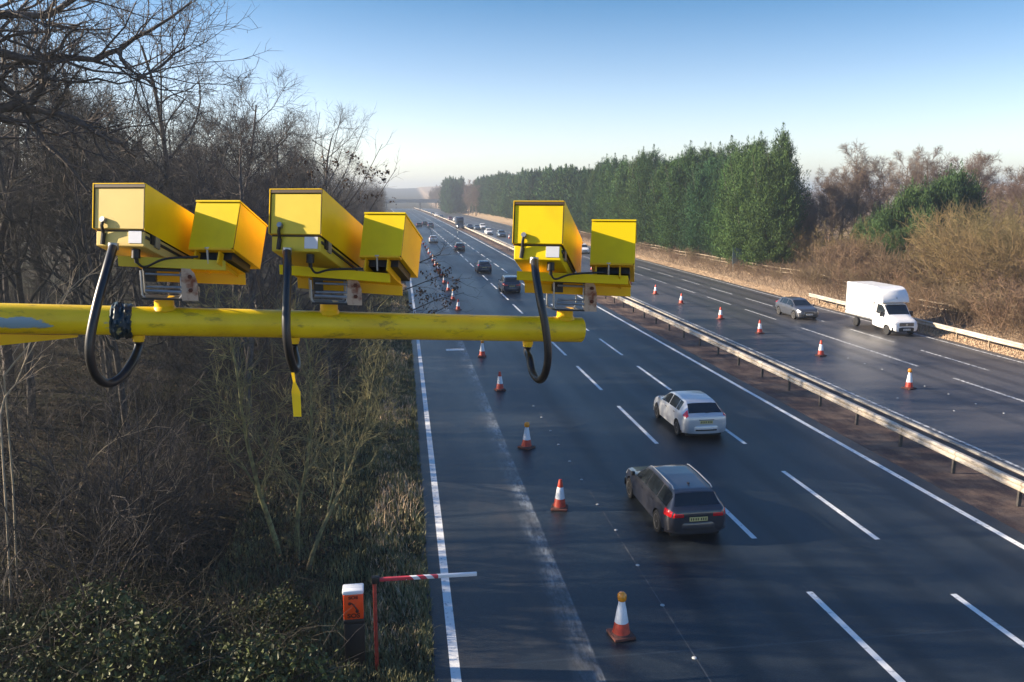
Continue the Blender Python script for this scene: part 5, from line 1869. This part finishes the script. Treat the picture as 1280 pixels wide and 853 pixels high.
    b.tube([c_ - adir * .055 + an * .05 + zz * (zb_ + .045), c_ + adir * .075 + an * .05 + zz * (zb_ + .047)], .0048, 8)
    b.tube([c_ - adir * .055 + an * .05 + zz * (zt_ - .012), c_ + adir * .075 + an * .05 + zz * (zt_ - .012)], .0048, 8)
    b.tube([c_ - adir * .06 + an * .052 + zz * (zb_ + .030), c_ + adir * .07 + an * .052 + zz * (zb_ + .028)], .007, 8)
    b.build('clamp_bolts', M['steel'], t, smooth=40)
    b = MB()
    quad_box(b, c_, adir, zz, -an, -hw, hw, zb_ - .004, zb_ + .003, -.06, .06)
    quad_box(b, c_, adir, zz, -an, -hw + .010, hw + .0, zt_ + .001, zt_ + .010, -.06, .06)
    quad_box(b, c_, adir, zz, -an, -hw + .012, -hw + .05, zt_ - .045, zt_ + .0, -.03, .03)
    b.build('clamp_plates', M['trim'], t)
    b = MB()
    w8 = .062
    k_ = [(0, 0), (w8, 0), (w8, .058), (w8 * .86, .085), (w8 * .6, .10), (w8 * .1, .10)]
    V = []
    for off in (.058, .052):
        for (a, h_) in k_:
            V.append(c_ + adir * (hw - .002 + a) + an * off + zz * (zb_ - .004 + h_ * (zt_ - zb_ + .02) / .10))
    n_ = len(k_)
    b.add(V, [tuple(range(n_)), tuple(range(2 * n_ - 1, n_ - 1, -1))] + [(i, i + n_, (i + 1) % n_ + n_, (i + 1) % n_) for i in range(n_)])
    rp = b.build('clamp_side_plate', M['rust'], t)
    for h_ in (.035, .085):
        q_ = c_ + adir * (hw + w8 * .55) + an * .058 + zz * (zb_ + h_ * (zt_ - zb_) / .10)
        b = MB(); b.tube([q_ - an * .004, q_ + an * .010], .0085, 6); b.build('rusty_nut', mat('rust_brown', (.10, .03, .015), .8) if 'rust_brown' not in bpy.data.materials else bpy.data.materials['rust_brown'], t)
    # --- thick conduit from the gland round and up into the arm
    pts = [g0_ - ur * .01] + [L(atD(x_, y_, D_)) for x_, y_, D_ in cable] 
    pin = L(onarm(cable_in)) - au * (AR + .012)
    pts += [pin - au * .035, pin]
    path = bez(pts, 90)
    b = MB(); b.tube(path, .0165, 16); b.build('conduit', M['black_rub'], t, smooth=60)
    b = MB(); b.tube([pin - au * .002, pin + au * .014], .024, 18); b.tube([pin - au * .012, pin], .021, 18); b.build('conduit_socket', M['yellow'], t, smooth=40)
    return t


camera_unit('yellow enforcement camera with the pale cream back, leftmost on the arm', (116, 229), 3.15, .234, .233, (246, 251), 3.30, .186, .198, .25,
            ((147, 320), (281, 326)), 3.16, 207, (142, 304), M['pale_cream'], M['pale_cream'],
            [(134, 335, 3.05), (121, 382, 2.99), (112, 432, 2.97), (117, 464, 3.0), (132, 479, 3.06), (150, 473, 3.12), (166, 452, 3.2)], 173, M['yellow_lit'], M['pale_lemon'])
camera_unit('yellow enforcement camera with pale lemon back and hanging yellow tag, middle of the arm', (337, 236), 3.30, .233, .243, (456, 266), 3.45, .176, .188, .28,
            ((349, 331), (487, 342)), 3.33, 412, (359, 310), M['pale_lemon'], M['pale_lemon'],
            [(359, 340, 3.2), (358, 380, 3.17), (358, 415, 3.16), (362, 445, 3.19), (368, 462, 3.27), (371, 455, 3.36)], 368, M['yellow_lit'], M['yellow_shaded'])
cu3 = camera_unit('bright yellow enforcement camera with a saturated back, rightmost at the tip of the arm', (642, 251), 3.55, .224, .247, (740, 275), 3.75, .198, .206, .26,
                  ((646, 339), (785, 345)), 3.60, 706, (668, 322), M['yellow_shaded'], M['yellow_shaded'],
                  [(670, 345, 3.45), (675, 375, 3.42), (682, 410, 3.42), (685, 445, 3.44), (681, 468, 3.48), (674, 475, 3.54), (666, 466, 3.62), (662, 448, 3.68)], 661, M['yellow_lit'], M['yellow_shaded'])
# yellow cable tag hanging from the middle conduit
c2 = [o for o in COL.objects if o.name.startswith('speed_camera.') and o.get('label', '').find('middle of') > 0][0]
lc = np.array(c2.location)
b = MB()
P = [atD(366, 466, 3.19) - lc, atD(368, 478, 3.18) - lc, atD(370, 490, 3.18) - lc, atD(372, 521, 3.18) - lc]
wds = [.006, .005, .017, .015]
V = []
for off in (.0, .002):
    for p_, w_ in zip(P, wds):
        V += [p_ - Rv * w_ - Fv * off, p_ + Rv * w_ - Fv * off]
Fs = []
for i in range(3):
    Fs += [(2 * i, 2 * i + 1, 2 * i + 3, 2 * i + 2), (8 + 2 * i + 2, 8 + 2 * i + 3, 8 + 2 * i + 1, 8 + 2 * i), (2 * i, 2 * i + 2, 8 + 2 * i + 2, 8 + 2 * i), (2 * i + 1, 8 + 2 * i + 1, 8 + 2 * i + 3, 2 * i + 3)]
Fs += [(0, 8, 9, 1), (6, 7, 15, 14)]
b.add(V, Fs); b.build('cable_tag', M['yellow_lit'], c2)

# ------------------------------------------------------------------ haze
hz = MB(); hz.box(-2600, 2600, -200, 2700, -3.0, 48.0)
vm = bpy.data.materials.new('haze_air')
vm.use_nodes = True
vt = vm.node_tree; vt.nodes.clear()
vo = vt.nodes.new('ShaderNodeOutputMaterial')
pv = vt.nodes.new('ShaderNodeVolumePrincipled')
pv.inputs['Color'].default_value = (0.80, 0.89, 1.0, 1)
pv.inputs['Density'].default_value = 0.0007
pv.inputs['Anisotropy'].default_value = 0.55
vt.links.new(pv.outputs[0], vo.inputs['Volume'])
ho = hz.build('haze', vm)
tag(ho, kind='stuff')
